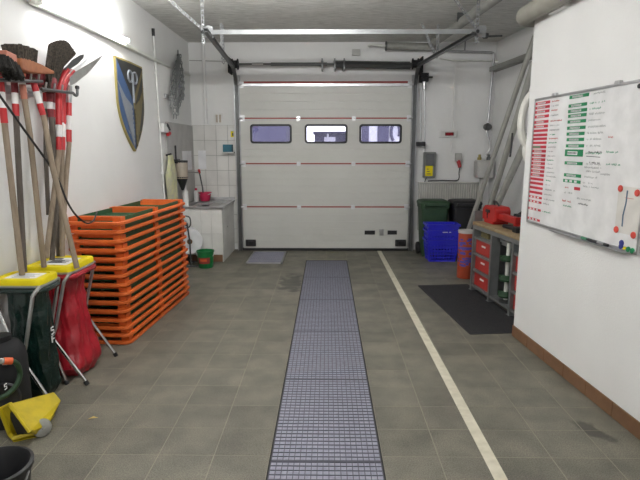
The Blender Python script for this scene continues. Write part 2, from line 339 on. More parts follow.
for k in range(1, 4):
    for x in (-.47, .44):
        mb = MB().box(x-.03, x+.03, DY-.008, DY, zs[k]-.035, zs[k]+.035); mb.cyl((x-.035, DY-.012, zs[k]), (x+.035, DY-.012, zs[k]), .009, n=8); part('hinge', mb, 'alu', door)
for k in range(1, 5):
    for x, sg in ((X0, 1), (X1, -1)):
        mb = MB().box(min(x, x+sg*.07), max(x, x+sg*.07), DY-.012, DY, zs[k]-.05, zs[k]+.05); mb.cyl((x-sg*.02, DY-.035, zs[k]), (x+sg*.05, DY-.035, zs[k]), .016, n=8); part('roller_bracket', mb, 'alu', door)
for u0, u1 in ((246, 256), (395, 406)):
    a, b = py(u0, 246, DY), py(u1, 239.5, DY)
    mb = MB().box(a.x, b.x, DY-.03, DY, a.z, b.z); mb.box(a.x+.05, b.x-.03, DY-.045, DY, a.z+.02, b.z-.02); part('corner_bracket', mb, 'black', door, bevel=.008)
for u0, u1 in ((364.5, 375), (387.5, 397)):
    a, b = py(u0, 234.5, DY), py(u1, 230.5, DY)
    mb = MB().box(a.x, b.x, DY-.006, DY, a.z, b.z); part('grip_plate', mb, 'black', door, bevel=.006)
a, b = py(379, 235.5, DY), py(384, 229, DY)
mb = MB().box(a.x, b.x, DY-.01, DY, a.z, b.z); mb.cyl((a.x+.012, DY-.03, (a.z+b.z)/2), (a.x+.012, DY, (a.z+b.z)/2), .008); part('lock', mb, 'steel', door, bevel=.003)

# tracks of the door, shaft, spring and hangers
trk = thing('door_track', 'dark steel door tracks at both door sides running up and back under the ceiling', 'track', (0, 6, 3))
def track(side, top_end):
    xv = -1.475 if side < 0 else 1.425
    path = [V(xv, DY-.03, 0.0), V(xv, DY-.03, 2.62)]
    z1 = top_end.z
    for k in range(1, 6):
        t = k/5*PI/2; path.append(V(xv, DY-.03-.36*(1-math.cos(t)), 2.62+(z1-2.62)*math.sin(t)))
    path.append(V(top_end.x, top_end.y, z1))
    mb = MB()
    for i in range(len(path)-1):
        a, b = path[i], path[i+1]; d = (b-a).normalized(); out = V(0, 1, 0) if i == 0 else V(0, d.z, -d.y).normalized() if abs(d.y) > .01 else V(0, 1, 0)
        n = d.cross(V(1, 0, 0)).normalized()
        mb.bar(a, b+d*.006, .05, .012, up=n); mb.bar(a+n*.03, b+d*.006+n*.03, .05, .012, up=n); mb.bar(a+n*.015+V(side*.02, 0, 0), b+n*.015+V(side*.02, 0, 0), .008, .04, up=n)
    return mb
eL, eR = fl(205.5, 31.5, 2.985), fl(474, 35, 2.985)
part('left_rail', track(-1, eL), 'dsteel', trk); part('right_rail', track(1, eR), 'dsteel', trk)
for sx, xx in ((-1, -1.475), (1, 1.425)):
    mb = MB().box(xx+sx*.03-.02, xx+sx*.03+.02, DY+.0, DY+.09, 0, 2.85); mb.box(xx-.045, xx+.045, DY+.03, DY+.09, 0, 2.9)
    part('jamb_post', mb, 'steel', trk)
mb = MB(); a, b = fl(200, 30.5, 3.03), fl(478, 33, 3.03); a.y = b.y = (a.y+b.y)/2
mb.bar(a, b, .012, .05); mb.bar(a+V(0, .018, .022), b+V(0, .018, .022), .04, .006)
part('cross_bar', mb, 'galv', trk)
def perforated(mb, p0, p1, w=.036):
    p0, p1 = Vector(p0), Vector(p1); t = (p1-p0); L = t.length; t.normalize(); s = t.cross(V(0, 1, 0)).normalized()
    n = max(2, int(L/.05))
    for e in (-1, 1): mb.bar(p0+s*e*w*.36, p1+s*e*w*.36, w*.28, .004, up=V(0, 1, 0))
    for i in range(n+1):
        c = p0+t*(L*i/n); mb.bar(c-t*.012, c+t*.012, w*.5, .004, up=V(0, 1, 0))
ym = a.y
for q, diag in ((a+V(.01, 0, 0), -1), (b-V(.03, 0, 0), -1)):
    mb = MB(); perforated(mb, V(q.x, ym+.02, 2.91), V(q.x, ym+.02, ZC)); part('hanger', mb, 'galv', trk)
    mb = MB(); perforated(mb, V(q.x-.01, ym+.03, 3.07), V(q.x-.42, ym-.25, ZC), .03); part('brace', mb, 'galv', trk)
    mb = MB().cyl(V(q.x+.06, ym+.06, 3.06), V(q.x+.06, ym+.03, 3.06), .05, n=14); mb.box(q.x+.02, q.x+.11, ym+.055, ym+.075, 2.98, 3.1); part('end_plate', mb, 'galv', trk)
    mb = MB().cyl(V(q.x, ym-.012, 3.03), V(q.x, ym+.01, 3.03), .02, n=10); part('bolt', mb, 'black', trk)
for u, v0, v1 in ((223.5, 62, 35), (437, 56, 38)):
    q = py(u, v0, 7.6); mb = MB(); perforated(mb, V(q.x, 7.6, q.z-.02), V(q.x, 7.6, ZC)); perforated(mb, V(q.x-.02, 7.6, q.z), V(q.x-(.0 if u < 300 else .25), 7.6-.1, ZC), .03); part('hanger', mb, 'galv', trk)
shaft = thing('spring_shaft', 'dark horizontal spring shaft with cable drums on the wall above the door', 'shaft', (0, 8.62, 3.06))
SY, SZ = 8.60, 3.05
part('shaft_rod', MB().cyl((-1.45, SY, SZ), (1.42, SY, SZ), .017, n=10), 'dsteel', shaft)
for x0, x1 in ((-1.2, -1.02), (-.9, .0)): part('sleeve', MB().cyl((x0, SY, SZ), (x1, SY, SZ), .026, n=10), 'steel' if x1 < -1 else 'dsteel', shaft)
mb = MB(); mb.cyl((.13, SY, SZ-.005), (1.33, SY, SZ-.025), .045, n=12)
N = 70; mb.tube([V(.14+1.18*i/(N*8), SY+.055*math.cos(2*PI*i/8), SZ-.005-.02*i/(N*8)+.055*math.sin(2*PI*i/8)) for i in range(N*8)], .0078, 5)
part('spring', mb, 'dsteel', shaft)
for x in (-1.47, 1.40):
    part('cable_drum', MB().lathe([(.02, -.05), (.085, -.05), (.085, -.035), (.06, -.03), (.06, .03), (.085, .035), (.085, .05), (.02, .05)], (x, SY, SZ), 18, (1, 0, 0)), 'blackm', shaft)
for x in (-.08, .12, .32-.05):
    mb = MB().box(x-.012, x+.012, SY-.05, YB, SZ-.09, SZ+.08); mb.cyl((x-.02, SY, SZ), (x+.02, SY, SZ), .055, n=12); part('bearing_plate', mb, 'dsteel', shaft)
for x in (-1.56, 1.50): part('bearing_plate', MB().box(x-.01, x+.01, SY-.1, YB, SZ-.14, SZ+.1), 'blackm', shaft)

a, b = py(421, 73, 8.62), py(428, 88, 8.62)
mb = MB().box(a.x, b.x, 8.58, DY+.09, b.z+.1, a.z); mb.cyl(V(a.x-.02, 8.57, b.z+.16), V(b.x+.06, 8.57, b.z+.16), .014); part('end_bearing', mb, 'blackm', trk, bevel=.004)
part('end_sleeve', MB().cyl(V((a.x+b.x)/2, 8.62, b.z-.02), V((a.x+b.x)/2, 8.62, b.z+.1), .032, n=12), 'steel', trk)
# ================================================================== DRAIN GRATING
gr = thing('floor_grating', 'long bluish grey steel grating strip set in the middle of the floor', 'grating', (0, 5, 0))
GX0, GX1, GY0, GY1 = -.312, .309, 1.608, 7.92
mb = MB().box(GX0-.012, GX0-.004, GY0, GY1, -.05, .001).box(GX1+.004, GX1+.012, GY0, GY1, -.05, .001).box(GX0-.012, GX1+.012, GY1, GY1+.008, -.05, .001); part('frame', mb, 'dark', gr)
part('pit_bottom', MB().box(GX0, GX1, GY0, GY1, -.05, -.0045), 'zinc', gr)
nY = 6; secL = (GY1-GY0)/nY
nb, nc = 19, 26
for k in range(nY):
    y0 = GY0+k*secL+.004; y1 = y0+secL-.008; mb = MB()
    mb.cm = 0
    for j in range(nc+1):
        yy = y0+(y1-y0)*j/nc; t = .0017 if 0 < j < nc else .006
        mb.box(GX0, GX1, yy-t, yy+t, -.0043, -.0006)
    mb.cm = 1
    for i in range(nb+1):
        xx = GX0+(GX1-GX0)*i/nb; mb.box(xx-.0022, xx+.0022, y0, y1, -.0043, .0)
    part('grating_panel', mb, ['gbar', 'gbar'], gr)
sg = thing('scraper_grating', 'small grey metal foot scraper grating by the left door corner', 'grating', fl(265, 258))
c4 = [fl(245, 264), fl(282, 264), fl(286, 252.5), fl(250, 252.5)]
x0, x1, y0, y1 = c4[0].x+.01, c4[1].x+.0, c4[0].y, c4[2].y
mb = MB().box(x0, x1, y0, y0+.02, .001, .022).box(x0, x1, y1-.02, y1, .001, .022).box(x0, x0+.02, y0, y1, .001, .022).box(x1-.02, x1, y0, y1, .001, .022); part('frame', mb, 'steel', sg)
mb = MB().box(x0+.02, x1-.02, y0+.02, y1-.02, .001, .005)
for i in range(1, 18): xx = x0+(x1-x0)*i/18; mb.box(xx-.002, xx+.002, y0+.02, y1-.02, .003, .02)
for i in range(1, 27): yy = y0+(y1-y0)*i/27; mb.box(x0+.02, x1-.02, yy-.003, yy+.003, .003, .019)
part('grating_panel', mb, 'zinc', sg)
# black mat
a = V(1.357, 4.675, 0); u_ = V(.994, .108, 0); v_ = V(-.108, .994, 0)
mm = MB(); Fm = frame(a, u_, v_, (0, 0, 1)); mm.prism(rrect(0, .66, 0, 1.77, .02), 0.0005, .006, Fm)
mat_ = thing('rubber_mat', 'black ribbed rubber mat on the floor in front of the tool rack', 'mat', a)
part('border', mm, 'rubber', mat_)
mm = MB()
for k in range(30): mm.prism([(.04+k*.0195, .04), (.04+k*.0195+.012, .04), (.04+k*.0195+.012, 1.73), (.04+k*.0195, 1.73)], .006, .009, Fm)
part('ribs', mm, 'rubber', mat_)
# ================================================================== LAMPS
def batten(name, label, a, b, tubemat, wallside, group=None, lit=True):
    t = thing(name, label, 'lamp', (a+b)/2, 0, group); d = (b-a).normalized()
    mb = MB().bar(a-d*.06+wallside*.045, b+d*.06+wallside*.045, .05, .055); part('housing', mb, 'wmet', t, bevel=.006)
    part('tube', MB().cyl(a, b, .0145, n=12), tubemat, t, smooth=True)
    for p, s in ((a, -1), (b, 1)):
        part('end_cap', MB().bar(p+d*s*.002+wallside*.01, p+d*s*.026+wallside*.01, .042, .05), 'wmet', t, bevel=.004)
    return t
tA, tB = px(42, 2, -2.17), px(128, 40.5, -2.17)
batten('wall_lamp', 'lit fluorescent batten lamp on the left wall above the tool rack', tA, tB, 'lamp', V(-1, 0, 0))
tC, tD = px(-50, -37, -2.17), px(22, -6, -2.17)
t = batten('wall_lamp', 'unlit end of the nearer batten lamp at the top left', V(-2.17, tA.y-1.75, tA.z), V(-2.17, tA.y-.2, tA.z), 'white', V(-1, 0, 0))
for lab, x, y, z in (('added fill batten on short wires, out of view, nearest the door', -.35, 4.9, 3.12), ('added fill batten on two wires, out of view, second from the door', -.55, 2.3, 2.9), ('added fill batten on two wires, out of view, third from the door', -.4, -.3, 2.9)):  # unseen battens added to light the room evenly
    t = batten('added_fill_lamp', lab, V(x-.6, y, z), V(x+.6, y, z), 'lampfill', V(0, 0, 1), 'added fill lamps')
    for e in (-.45, .45): part('wire', MB().cyl(V(x+e, y, z+.06), V(x+e, y, ZC), .004, n=6), 'dsteel', t)

# ================================================================== BACK WALL, LEFT
def tubething(name, label, cat, pts, r, mat, n=10, smooth=True, group=None):
    o = part(name, MB().tube(pts, r, n), mat, None, smooth=smooth); return tag(o, label, cat, group)
p = thing('conduit_pipe', 'thin white conduit running up the left wall with a black cap on top', 'pipe', px(153, 35, XL+.02))
a, b = px(153.5, 36, XL+.02), px(165, 205, XL+.02); b.z = .9
part('pipe', MB().tube([a, b], .013, 10), 'white', p, smooth=True); part('cap', MB().cyl(a, a+V(0, 0, .09), .02, n=10), 'black', p)
for z in (1.4, 2.1, 2.7):
    f_ = (z-a.z)/(b.z-a.z); q = a+(b-a)*f_; part('clip', MB().box(XL, q.x+.016, q.y-.018, q.y+.018, z-.012, z+.012), 'white', p)
tubething('wall_pipe', 'painted vertical pipe on the back wall above the white tiles', 'pipe', [V(-2.01, YB-.03, 2.12), V(-2.01, YB-.03, 3.41)], .028, 'wall')
tubething('cable', 'thin grey cable running level on the back wall beside the track', 'cable', [V(XL+.01, YB-.008, 3.14), V(-1.5, YB-.008, 3.12)], .006, 'greyp', 6)
# hanging chain bundle
ch = thing('chain_bundle', 'bundle of grey chains hanging from a hook on the left wall', 'chain', px(178, 52, XL))
part('hook', MB().tube(smooth_path([px(178, 50, XL), px(178, 51, XL+.06), px(178, 55, XL+.07), px(177.5, 56, XL+.03)]), .008, 6), 'dsteel', ch)
mb = MB()
def link(mb, c, t, side, L=.034, w=.024, r=.0058):
    t = t.normalized(); side = (side-t*side.dot(t)).normalized()
    mb.tube([c+t*(L*math.sin(a))+side*(w*.5*math.cos(a)) for a in [2*PI*i/8 for i in range(8)]], r, 5, closed=True)
for s in range(15):
    off = random.uniform(-1, 1); ln = random.uniform(.6, 1.0); base = px(178, 56, XL+.05); end = px(178-3+off*4, 120, XL+.05+.02*(s % 3))
    N = int(20*ln); prev = None
    for i in range(N+1):
        f_ = i/20; q = base.lerp(end, f_)+V(.018*(s % 3), .17*off*math.sin(PI*min(1, f_*1.05)), 0)
        nxt = base.lerp(end, f_+.05)+V(.018*(s % 3), .17*off*math.sin(PI*min(1, (f_+.05)*1.05)), 0)
        link(mb, q, nxt-q, V(0, 1, 0) if i % 2 else V(1, 0, 0), L=(nxt-q).length*.62)
part('links', mb, 'rackg', ch, kind='stuff')
q = px(166, 96.5, XL); mb = MB().box(XL, XL+.03, q.y-.1, q.y+.1, q.z-.03, q.z+.03); mb.cyl(V(XL+.03, q.y+.05, q.z), V(XL+.09, q.y+.05, q.z), .012)
tag(part('wall_bracket', mb, 'steel', None, bevel=.004), 'small grey metal bracket beside the hanging chains', 'bracket')
# small white holder with black corner and red tip
q = px(161, 128, XL); t = thing('alarm_box', 'white wall box with black flap and red tip beside the white conduit', 'box', q)
part('body', MB().box(XL, XL+.07, q.y-.09, q.y+.12, q.z-.06, q.z+.06), 'white', t, bevel=.008)
mb = MB().prism([(q.y+.06, q.z+.065), (q.y+.19, q.z-.02), (q.y+.15, q.z-.03), (q.y+.03, q.z+.03)], XL+.02, XL+.08, frame((0, 0, 0), (0, 1, 0), (0, 0, 1), (1, 0, 0))); part('flap', mb, 'black', t)
part('tip', MB().lathe([(0, -.05), (.024, -.05), (.03, .03), (.012, .05), (0, .05)], (XL+.06, q.y+.14, q.z-.075), 10, (0, 1, .2)), 'red', t, smooth=True)
# hi-vis cloth on the left wall
t = thing('hi_vis_cloth', 'pale yellow cloth hanging on the left wall left of the soap dispenser', 'cloth', px(170, 157, XL))
a, b = px(168, 156, XL+.03), px(171, 200, XL+.03); rings = []
for i in range(15):
    f_ = i/14; c = a.lerp(b, f_); w_ = (.10+.16*min(1, f_*2.2)-.05*abs(f_-.45)) ; ring = []
    for j in range(20):
        an = 2*PI*j/20; ring.append(c+V(.03+.032*math.sin(an)*(.6+.5*math.sin(3*an+f_*4)), w_*math.cos(an)+.012*math.sin(9*f_), .015*math.sin(4*an)))
    rings.append(ring)
part('cloth', MB().loft(rings), 'lime', t, smooth=True); part('peg', MB().cyl(a+V(-.03, 0, .01), a+V(.05, 0, .03), .012, n=8), 'black', t)
# soap dispenser
t = thing('soap_dispenser', 'wall soap dispenser with beige body and black pump funnel above the sink', 'dispenser', px(182, 172, XL+.012))
q = px(180.5, 170, XL+.08); s_ = .125
part('bracket', MB().box(XL+.012, XL+.07, q.y-.1, q.y+.05, q.z+.1, q.z+.16).box(XL+.012, XL+.03, q.y-.02, q.y+.02, q.z+.1, q.z+.36), 'black', t, bevel=.004)
part('body', MB().lathe([(0, .13), (.085, .13), (.09, .12), (.088, -.12), (.07, -.14), (0, -.14)], (XL+.1, q.y, q.z), 18), 'cream', t, smooth=True)
part('funnel', MB().lathe([(.092, -.10), (.075, -.15), (.03, -.27), (.018, -.3), (0, -.3)], (XL+.1, q.y, q.z), 16), 'black', t, smooth=True)
part('lid', MB().lathe([(0, .145), (.09, .14), (.093, .12), (.09, .11)], (XL+.1, q.y, q.z), 16), 'black', t, smooth=True)
# notices
for nm, lb, u0, v0, u1, v1, X in (('notice_sheet', 'white paper notice on the left wall above the soap dispenser rail', 182, 151, 192, 169.5, True), ('notice_sheet', 'white paper notice on the tiles of the back wall above the pink bucket', 198, 150.5, 206.5, 169, False)):
    if X: a, b = px(u0, v0, XL+.013), px(u1, v1, XL+.013); mb = MB().box(XL+.0125, XL+.0155, a.y, b.y, b.z, a.z)
    else: a, b = py(u0, v0, YB-.011), py(u1, v1, YB-.011); mb = MB().box(a.x, b.x, YB-.0135, YB-.0105, b.z, a.z)
    o = tag(part(nm, mb, 'paper', None), lb, 'notice')
# rail with brush
t = thing('towel_rail', 'thin grey rail above the sink carrying a hanging brush', 'rail', py(192, 172, 8.5))
a, b = px(186, 172, XL+.1), py(199, 172.5, 8.45); part('bar', MB().cyl(a, b, .011, n=8), 'greyp', t)
# wash stand
ws = thing('wash_stand', 'white tiled wash stand with a steel sink top in the back left corner', 'sink', (-1.9, 8.3, 0))
SX0, SX1, SY0 = XL+.014, -1.60, 7.79; SH = .86
part('body', MB().box(SX0, SX1-.006, SY0+.01, YB-.014, .0, SH-.03), 'grey_render', ws)
for i in range(4):
    w_ = (SX1-SX0)/4
    for z0, z1 in ((.115, .44), (.44, SH-.03)):
        mb = MB().box(SX0+i*w_+.002, SX0+(i+1)*w_-.002, SY0, SY0+.01, z0+.002, z1-.002); part('tile', mb, 'wtile', ws, bevel=.002)
    part('plinth_tile', MB().box(SX0+i*w_+.002, SX0+(i+1)*w_-.002, SY0, SY0+.01, .003, .112), 'btile', ws, bevel=.002)
mb = MB().box(SX1-.006, SX1+.006, SY0, YB-.014, .0, SH-.03); part('side_panel', mb, 'wtile', ws)
mb = MB(); mb.cyl((SX1+.006, 8.15, .50), (SX1+.02, 8.15, .50), .014, n=10); part('knob', mb, 'chrome', ws)
z = SH
mb = MB().box(SX0, SX1+.03, SY0-.03, SY0+.12, z-.03, z).box(SX0, SX1+.03, YB-.25, YB-.014, z-.03, z).box(SX0, SX0+.1, SY0+.12, YB-.25, z-.03, z).box(SX1-.07, SX1+.03, SY0+.12, YB-.25, z-.03, z)
mb.box(SX0, SX1+.03, YB-.03, YB-.014, z, z+.05); mb.box(SX0+.1, SX1-.07, SY0+.12, YB-.25, z-.2, z-.19)
part('sink_top', mb, 'steel', ws, bevel=.004)
part('drain', MB().cyl((-1.9, 8.25, z-.19), (-1.9, 8.25, z-.185), .03), 'dark', ws)
# bits on the stand
def bottle(name, label, cat, q, h, r, mat, capmat):
    t = thing(name, label, cat, q)
    part('body', MB().lathe([(0, 0), (r, 0), (r, h*.72), (r*.45, h*.82), (r*.4, h*.86), (0, h*.86)], q, 14), mat, t, smooth=True)
    part('cap', MB().cyl(q+V(0, 0, h*.84), q+V(0, 0, h), r*.5, n=10), capmat, t)
bottle('bottle', 'tall white bottle at the left front edge of the sink', 'bottle', V(-2.16, 7.86, SH), .31, .045, 'white', 'white')
bottle('bottle', 'small white bottle with red cap left of the pink bucket', 'bottle', V(-2.17, 8.55, SH), .22, .04, 'white', 'pink')
q = V(-1.90, 8.42, SH-.01); t = thing('pink_bucket', 'small pink plastic bucket standing on the sink', 'bucket', V(-2.03, 8.58, SH)); q = V(-2.03, 8.58, SH)
part('body', MB().lathe([(0, .004), (.07, .004), (.075, .01), (.105, .14), (.112, .14), (.112, .15), (.1, .15), (.068, .015), (0, .012)], q, 18), 'pink', t, smooth=True)
part('handle', MB().tube([q+V(.108*math.cos(a), -.03-.05*math.sin(a), .14-.03*math.sin(a)) for a in [PI*i/10 for i in range(11)]], .005, 6), 'white', t)
t = thing('dish_brush', 'long handled dark brush standing in the pink bucket', 'brush', q)
e = py(199.5, 173, 8.45); part('handle', MB().tube([q+V(-.02, 0, .03), q.lerp(e, .5), e], .011, 8), 'dsteel', t); part('head', MB().cyl(e, e+(e-q).normalized()*.06, .02, n=10), 'red', t)
t = thing('dish', 'small steel dish on the front edge of the sink', 'dish', V(-1.92, 7.88, SH)); part('bowl', MB().lathe([(0, .002), (.05, .002), (.09, .03), (.094, .03), (.05, -.0), (0, 0)], V(-1.86, 7.87, SH+.002), 16), 'chrome', t, smooth=True)
a, b = py(223, 144.5, 8.7), py(234, 152, 8.7); t = thing('glove_box', 'teal blue box on the small wall shelf left of the door', 'box', a)
part('carton', MB().box(a.x, b.x-.03, 8.67, YB, b.z, a.z), 'teal', t, bevel=.006); part('bracket', MB().box(a.x-.02, b.x, 8.66, YB, b.z-.02, b.z), 'white', t)
a, b = py(229, 128, 8.75), py(234, 139, 8.75); t = thing('light_switch', 'white switch plate with a yellow and black sticker left of the door', 'switch', a)
part('plate', MB().box(a.x, b.x, YB-.02, YB, b.z, a.z), 'white', t, bevel=.004); part('sticker', MB().box(a.x+.02, b.x-.01, YB-.022, YB-.019, b.z+.03, a.z-.05), 'yellow', t); part('rocker', MB().box(b.x-.035, b.x-.012, YB-.024, YB-.019, b.z+.05, b.z+.1), 'black', t)
a, b = py(214, 117, 8.75), py(221, 123, 8.75); t = thing('socket_outlet', 'small double wall outlet above the white tiles', 'outlet', a); 
for k in range(2): part('insert', MB().box(a.x+.02+k*.055, a.x+.055+k*.055, YB-.018, YB, b.z+.01, a.z+.04), 'cream', t)
part('plate', MB().box(a.x, b.x+.02, YB-.015, YB, b.z-.01, a.z+.06), 'white', t, bevel=.003)
# paper roll on a floor stand in front of the sink
t = thing('paper_roll', 'big white paper roll on a grey stand in front of the sink', 'roll', V(-2.06, 7.7, 0)); c = py(190, 240, 7.62); c = V(c.x-.01, 7.6, c.z)
part('roll', MB().lathe([(.04, -.13), (.185, -.13), (.19, -.125), (.19, .125), (.185, .13), (.04, .13)], c, 28, (.35, -1, 0)), 'paper', t, smooth=True)
part('core', MB().lathe([(.04, -.132), (.025, -.132), (.025, .132), (.04, .132)], c, 16, (.35, -1, 0)), 'brown', t)
for s in (-1, 1):
    o = V(.35, -1, 0).normalized()*.16*s
    part('stand_leg', MB().tube([V(c.x, c.y, .012)+o+V(-.12, 0, 0), V(c.x, c.y, .012)+o+V(.1, 0, 0)], .012, 8), 'dsteel', t)
    part('stand_upright', MB().tube([V(c.x, c.y, .012)+o, c+o, c+o+V(-.03, 0, .28)], .011, 8), 'dsteel', t)
part('tear_bar', MB().tube([c+V(-.03, 0, .28)+V(.35, -1, 0).normalized()*.16, c+V(-.03, 0, .28)-V(.35, -1, 0).normalized()*.16], .012, 8), 'steel', t)
part('handle', MB().tube(smooth_path([c+V(-.1, -.16, .2), c+V(.06, -.16, .23), c+V(.07, -.16, .36), c+V(.0, -.16, .39)]), .01, 8), 'dsteel', t)
# green bucket
q = V(-1.785, 7.43, 0); t = thing('green_bucket', 'small bright green bucket with a red label in front of the wash stand', 'bucket', q)
part('body', MB().lathe([(0, .002), (.10, .002), (.105, .01), (.122, .235), (.13, .235), (.132, .255), (.12, .255), (.1, .02), (0, .015)], q, 24), 'bgreen', t, smooth=True)
part('handle', MB().tube([q+V(.133*math.cos(a), -.06*math.sin(a)-.0, .23-.10*math.sin(a)) for a in [PI*i/12 for i in range(13)]], .004, 6), 'white', t)
mb = MB(); rings = [[q+V((.112+.02*z/.25)*math.sin(a), -(.112+.02*z/.25)*math.cos(a), z) for a in [-.75+1.5*i/8 for i in range(9)]] for z in (.075, .165)]
mb.add(rings[0]+rings[1], [(i, i+1, 10+i, 9+i) for i in range(8)]); lb = part('sticker', mb, 'red_trim', t)
rings = [[q+V((.1135+.02*z/.25)*math.sin(a), -(.1135+.02*z/.25)*math.cos(a), z) for a in [-.45+.8*i/8 for i in range(9)]] for z in (.11, .145)]
part('sticker_band', MB().add(rings[0]+rings[1], [(i, i+1, 10+i, 9+i) for i in range(8)]), 'orangec', lb)

# ================================================================== SHIELD ON THE LEFT WALL
sh = thing('heraldic_shield', 'painted heraldic shield with wings in blue, silver, black and gold on the left wall', 'shield', px(130, 100, XL))
Fs = frame((XL, 0, 0), (0, 1, 0), (0, 0, 1), (1, 0, 0))
yL, yR, zT, zB = 5.68, 6.49, 2.70, 1.70
def sw(f): return 1.0 if f < .42 else max(0, 1-((f-.42)/.58)**2.0)   # half width against depth down the shield
ym = (yL+yR)/2; hw = (yR-yL)/2
def side(sgn, n=16, ins=0.0): return [(ym+sgn*(hw-ins)*sw(i/n), zT-ins-(zT-zB-2*ins)*i/n) for i in range(n+1)]
def dome(y): return .022+.012*(1-abs((y-ym)/hw))                       # ridge along the middle
def inlay(mb, poly, h):
    n = len(poly); vs = [V(XL+dome(y)+h, y, z) for y, z in poly]+[V(XL+.002, y, z) for y, z in poly]
    mb.add(vs, [list(range(n)), [n+i for i in range(n)][::-1]]+[(i, n+i, n+(i+1) % n, (i+1) % n) for i in range(n)])
L, R_ = side(-1), side(1)
mb = MB(); inlay(mb, L+[(ym, zT)], 0); inlay(mb, R_+[(ym, zT)], 0); part('board', mb, 'gold', sh)
L, R_ = side(-1, 16, .022), side(1, 16, .022); mz = zT-.43
mb = MB(); inlay(mb, [q for q in L]+[(ym, mz)], .004); part('blue_field', mb, 'sblue', sh)
mb = MB(); inlay(mb, [q for q in R_]+[(ym, mz)], .004); part('black_field', mb, 'sblack', sh)
mb = MB(); inlay(mb, [L[0], (ym, zT-.022), (ym, mz)], .006); inlay(mb, [R_[0], (ym, zT-.022), (ym, mz)], .006); part('chief', mb, 'sblack', sh)
mb = MB(); inlay(mb, [R_[0], R_[1], (ym, mz-.10), (ym, mz)], .008); inlay(mb, [R_[2], R_[4], (ym+.27, mz-.10)], .007); part('gold_bend', mb, 'dgold', sh)
def wing(sgn, mat):
    mb = MB()
    for k in range(9):
        z0 = mz-.06-k*.052; y0 = ym+sgn*.03; ln = (.37-.012*k)*sw((zT-z0+.02)/(zT-zB)); up = .24-.018*k
        pts = [(y0, z0), (y0+sgn*ln*.5, z0+up*.35), (y0+sgn*ln, z0+up), (y0+sgn*ln*.75, z0+up*.45-.02), (y0+sgn*ln*.45, z0+up*.1-.03), (y0+sgn*.02, z0-.035)]
        inlay(mb, pts, .008+.0006*k)
    for k in range(3): inlay(mb, [(ym+sgn*(.04+.06*k), zT-.72-.03*k), (ym+sgn*(.07+.06*k), zT-.70-.03*k), (ym+sgn*(.06+.05*k), zT-.80), (ym+sgn*(.035+.05*k), zT-.80)], .01)
    part('wing', mb, mat, sh)
wing(-1, 'silver'); wing(1, 'dgold')
mb = MB()
for s in (-1, 1): mb.tube([V(XL+dome(ym)+.012, ym+s*.075+.062*math.cos(a), zT-.17+.062*math.sin(a)) for a in [2*PI*i/16 for i in range(16)]], .012, 6, closed=True)
mb.tube([V(XL+dome(ym)+.012, ym, zT-.12), V(XL+dome(ym)+.012, ym, mz-.02)], .014, 6); part('ring_emblem', mb, 'silver', sh)

# ================================================================== TOOLS ON THE RACK
XT = -2.10
for nm, lb, u0, v0, u1, v1, hk in (('tool_rack', 'grey hook rail on the left wall under the brooms', -22, 79.2, 42, 81.5, 7), ('tool_rack', 'grey hook rail with an upturned end hook under the shovels', 41, 89, 73, 93, 4)):
    a, b = px(u0, v0, XT+.105), px(u1, v1, XT+.105); t = thing(nm, lb, 'rack', a)
    part('rail', MB().tube([a, b], .012, 8), 'dsteel', t, smooth=True)
    part('wall_plate', MB().bar(V(XL+.006, a.y, a.z), V(XL+.006, b.y, b.z), .012, .06), 'steel', t)
    for i in range(hk):
        q = a.lerp(b, (i+.5)/hk); part('hook', MB().tube([V(XL+.01, q.y, q.z), q+V(-.02, 0, 0), q, q+V(.012, 0, .05)], .007, 6), 'steel', t, smooth=True)
    if hk == 4: part('end_hook', MB().tube(smooth_path([b, px(75.5, 95.5, XT+.105), px(77.3, 94.5, XT+.105), px(77.2, 88, XT+.105)]), .011, 8), 'dsteel', t, smooth=True); part('end_knob', MB().lathe([(0, -.018), (.015, -.012), (.018, 0), (.015, .012), (0, .018)], px(77.2, 87.5, XT+.105), 10), 'black', t, smooth=True)
def shafted(name, label, cat, pix, bands, mat, X, r=.019, group=None):
    # pix: pixel path from the head downwards; bands: (v0, v1, material) painted sleeves
    XX = X if isinstance(X, tuple) else (X, X); v_a, v_b = pix[0][1], pix[-1][1]
    def pt(u, v): return px(u, v, XX[0]+(XX[1]-XX[0])*min(1, max(0, (v-v_a)/(v_b-v_a))))
    P = [pt(u, v) for u, v in pix]; t = thing(name, label, cat, P[0], 0, group)
    part('handle', MB().tube(P, r, 10), mat, t, smooth=True)
    def at(v):
        for (ua, va), (ub, vb) in zip(pix, pix[1:]):
            if va <= v <= vb: f_ = (v-va)/(vb-va); return pt(ua+(ub-ua)*f_, v)
        return P[0] if v < pix[0][1] else P[-1]
    for v0, v1, m in bands:
        part('white_band' if m == 'whiteb' else 'red_band', MB().tube([at(v0), at((v0+v1)/2), at(v1)], r+.0025, 10), m, t, smooth=True)
    return t
def bristles(c, ax, up, L, W, H, n=60, spread=.25, r=.007):
    mb = MB(); ax, up = Vector(ax).normalized(), Vector(up).normalized(); sd = ax.cross(up).normalized()
    for i in range(n):
        a, b = random.uniform(-.5, .5), random.uniform(-.5, .5)
        p = c+ax*(a*L)+sd*(b*W); e = p+up*H*random.uniform(.88, 1.05)+ax*(a*spread*H+random.uniform(-.01, .01))+sd*(b*spread*H+random.uniform(-.015, .015))
        mb.tube([p, e], [r*1.6, r*2.0], 5)
    return mb
G = 'long handled tools on the wall rack'
t = shafted('scraper', 'leftmost long handled tool on the rack, grey wooden shaft with red and white bands', 'tool', [(0, 76), (3, 110), (22, 275)], [(77, 92, 'red'), (92, 108, 'whiteb'), (108, 123, 'red')], 'wood', XT+.03, group=G)
part('blade', MB().bar(px(-9, 74, XT+.03), px(5, 75, XT+.03), .02, .07), 'redm', t, bevel=.004)
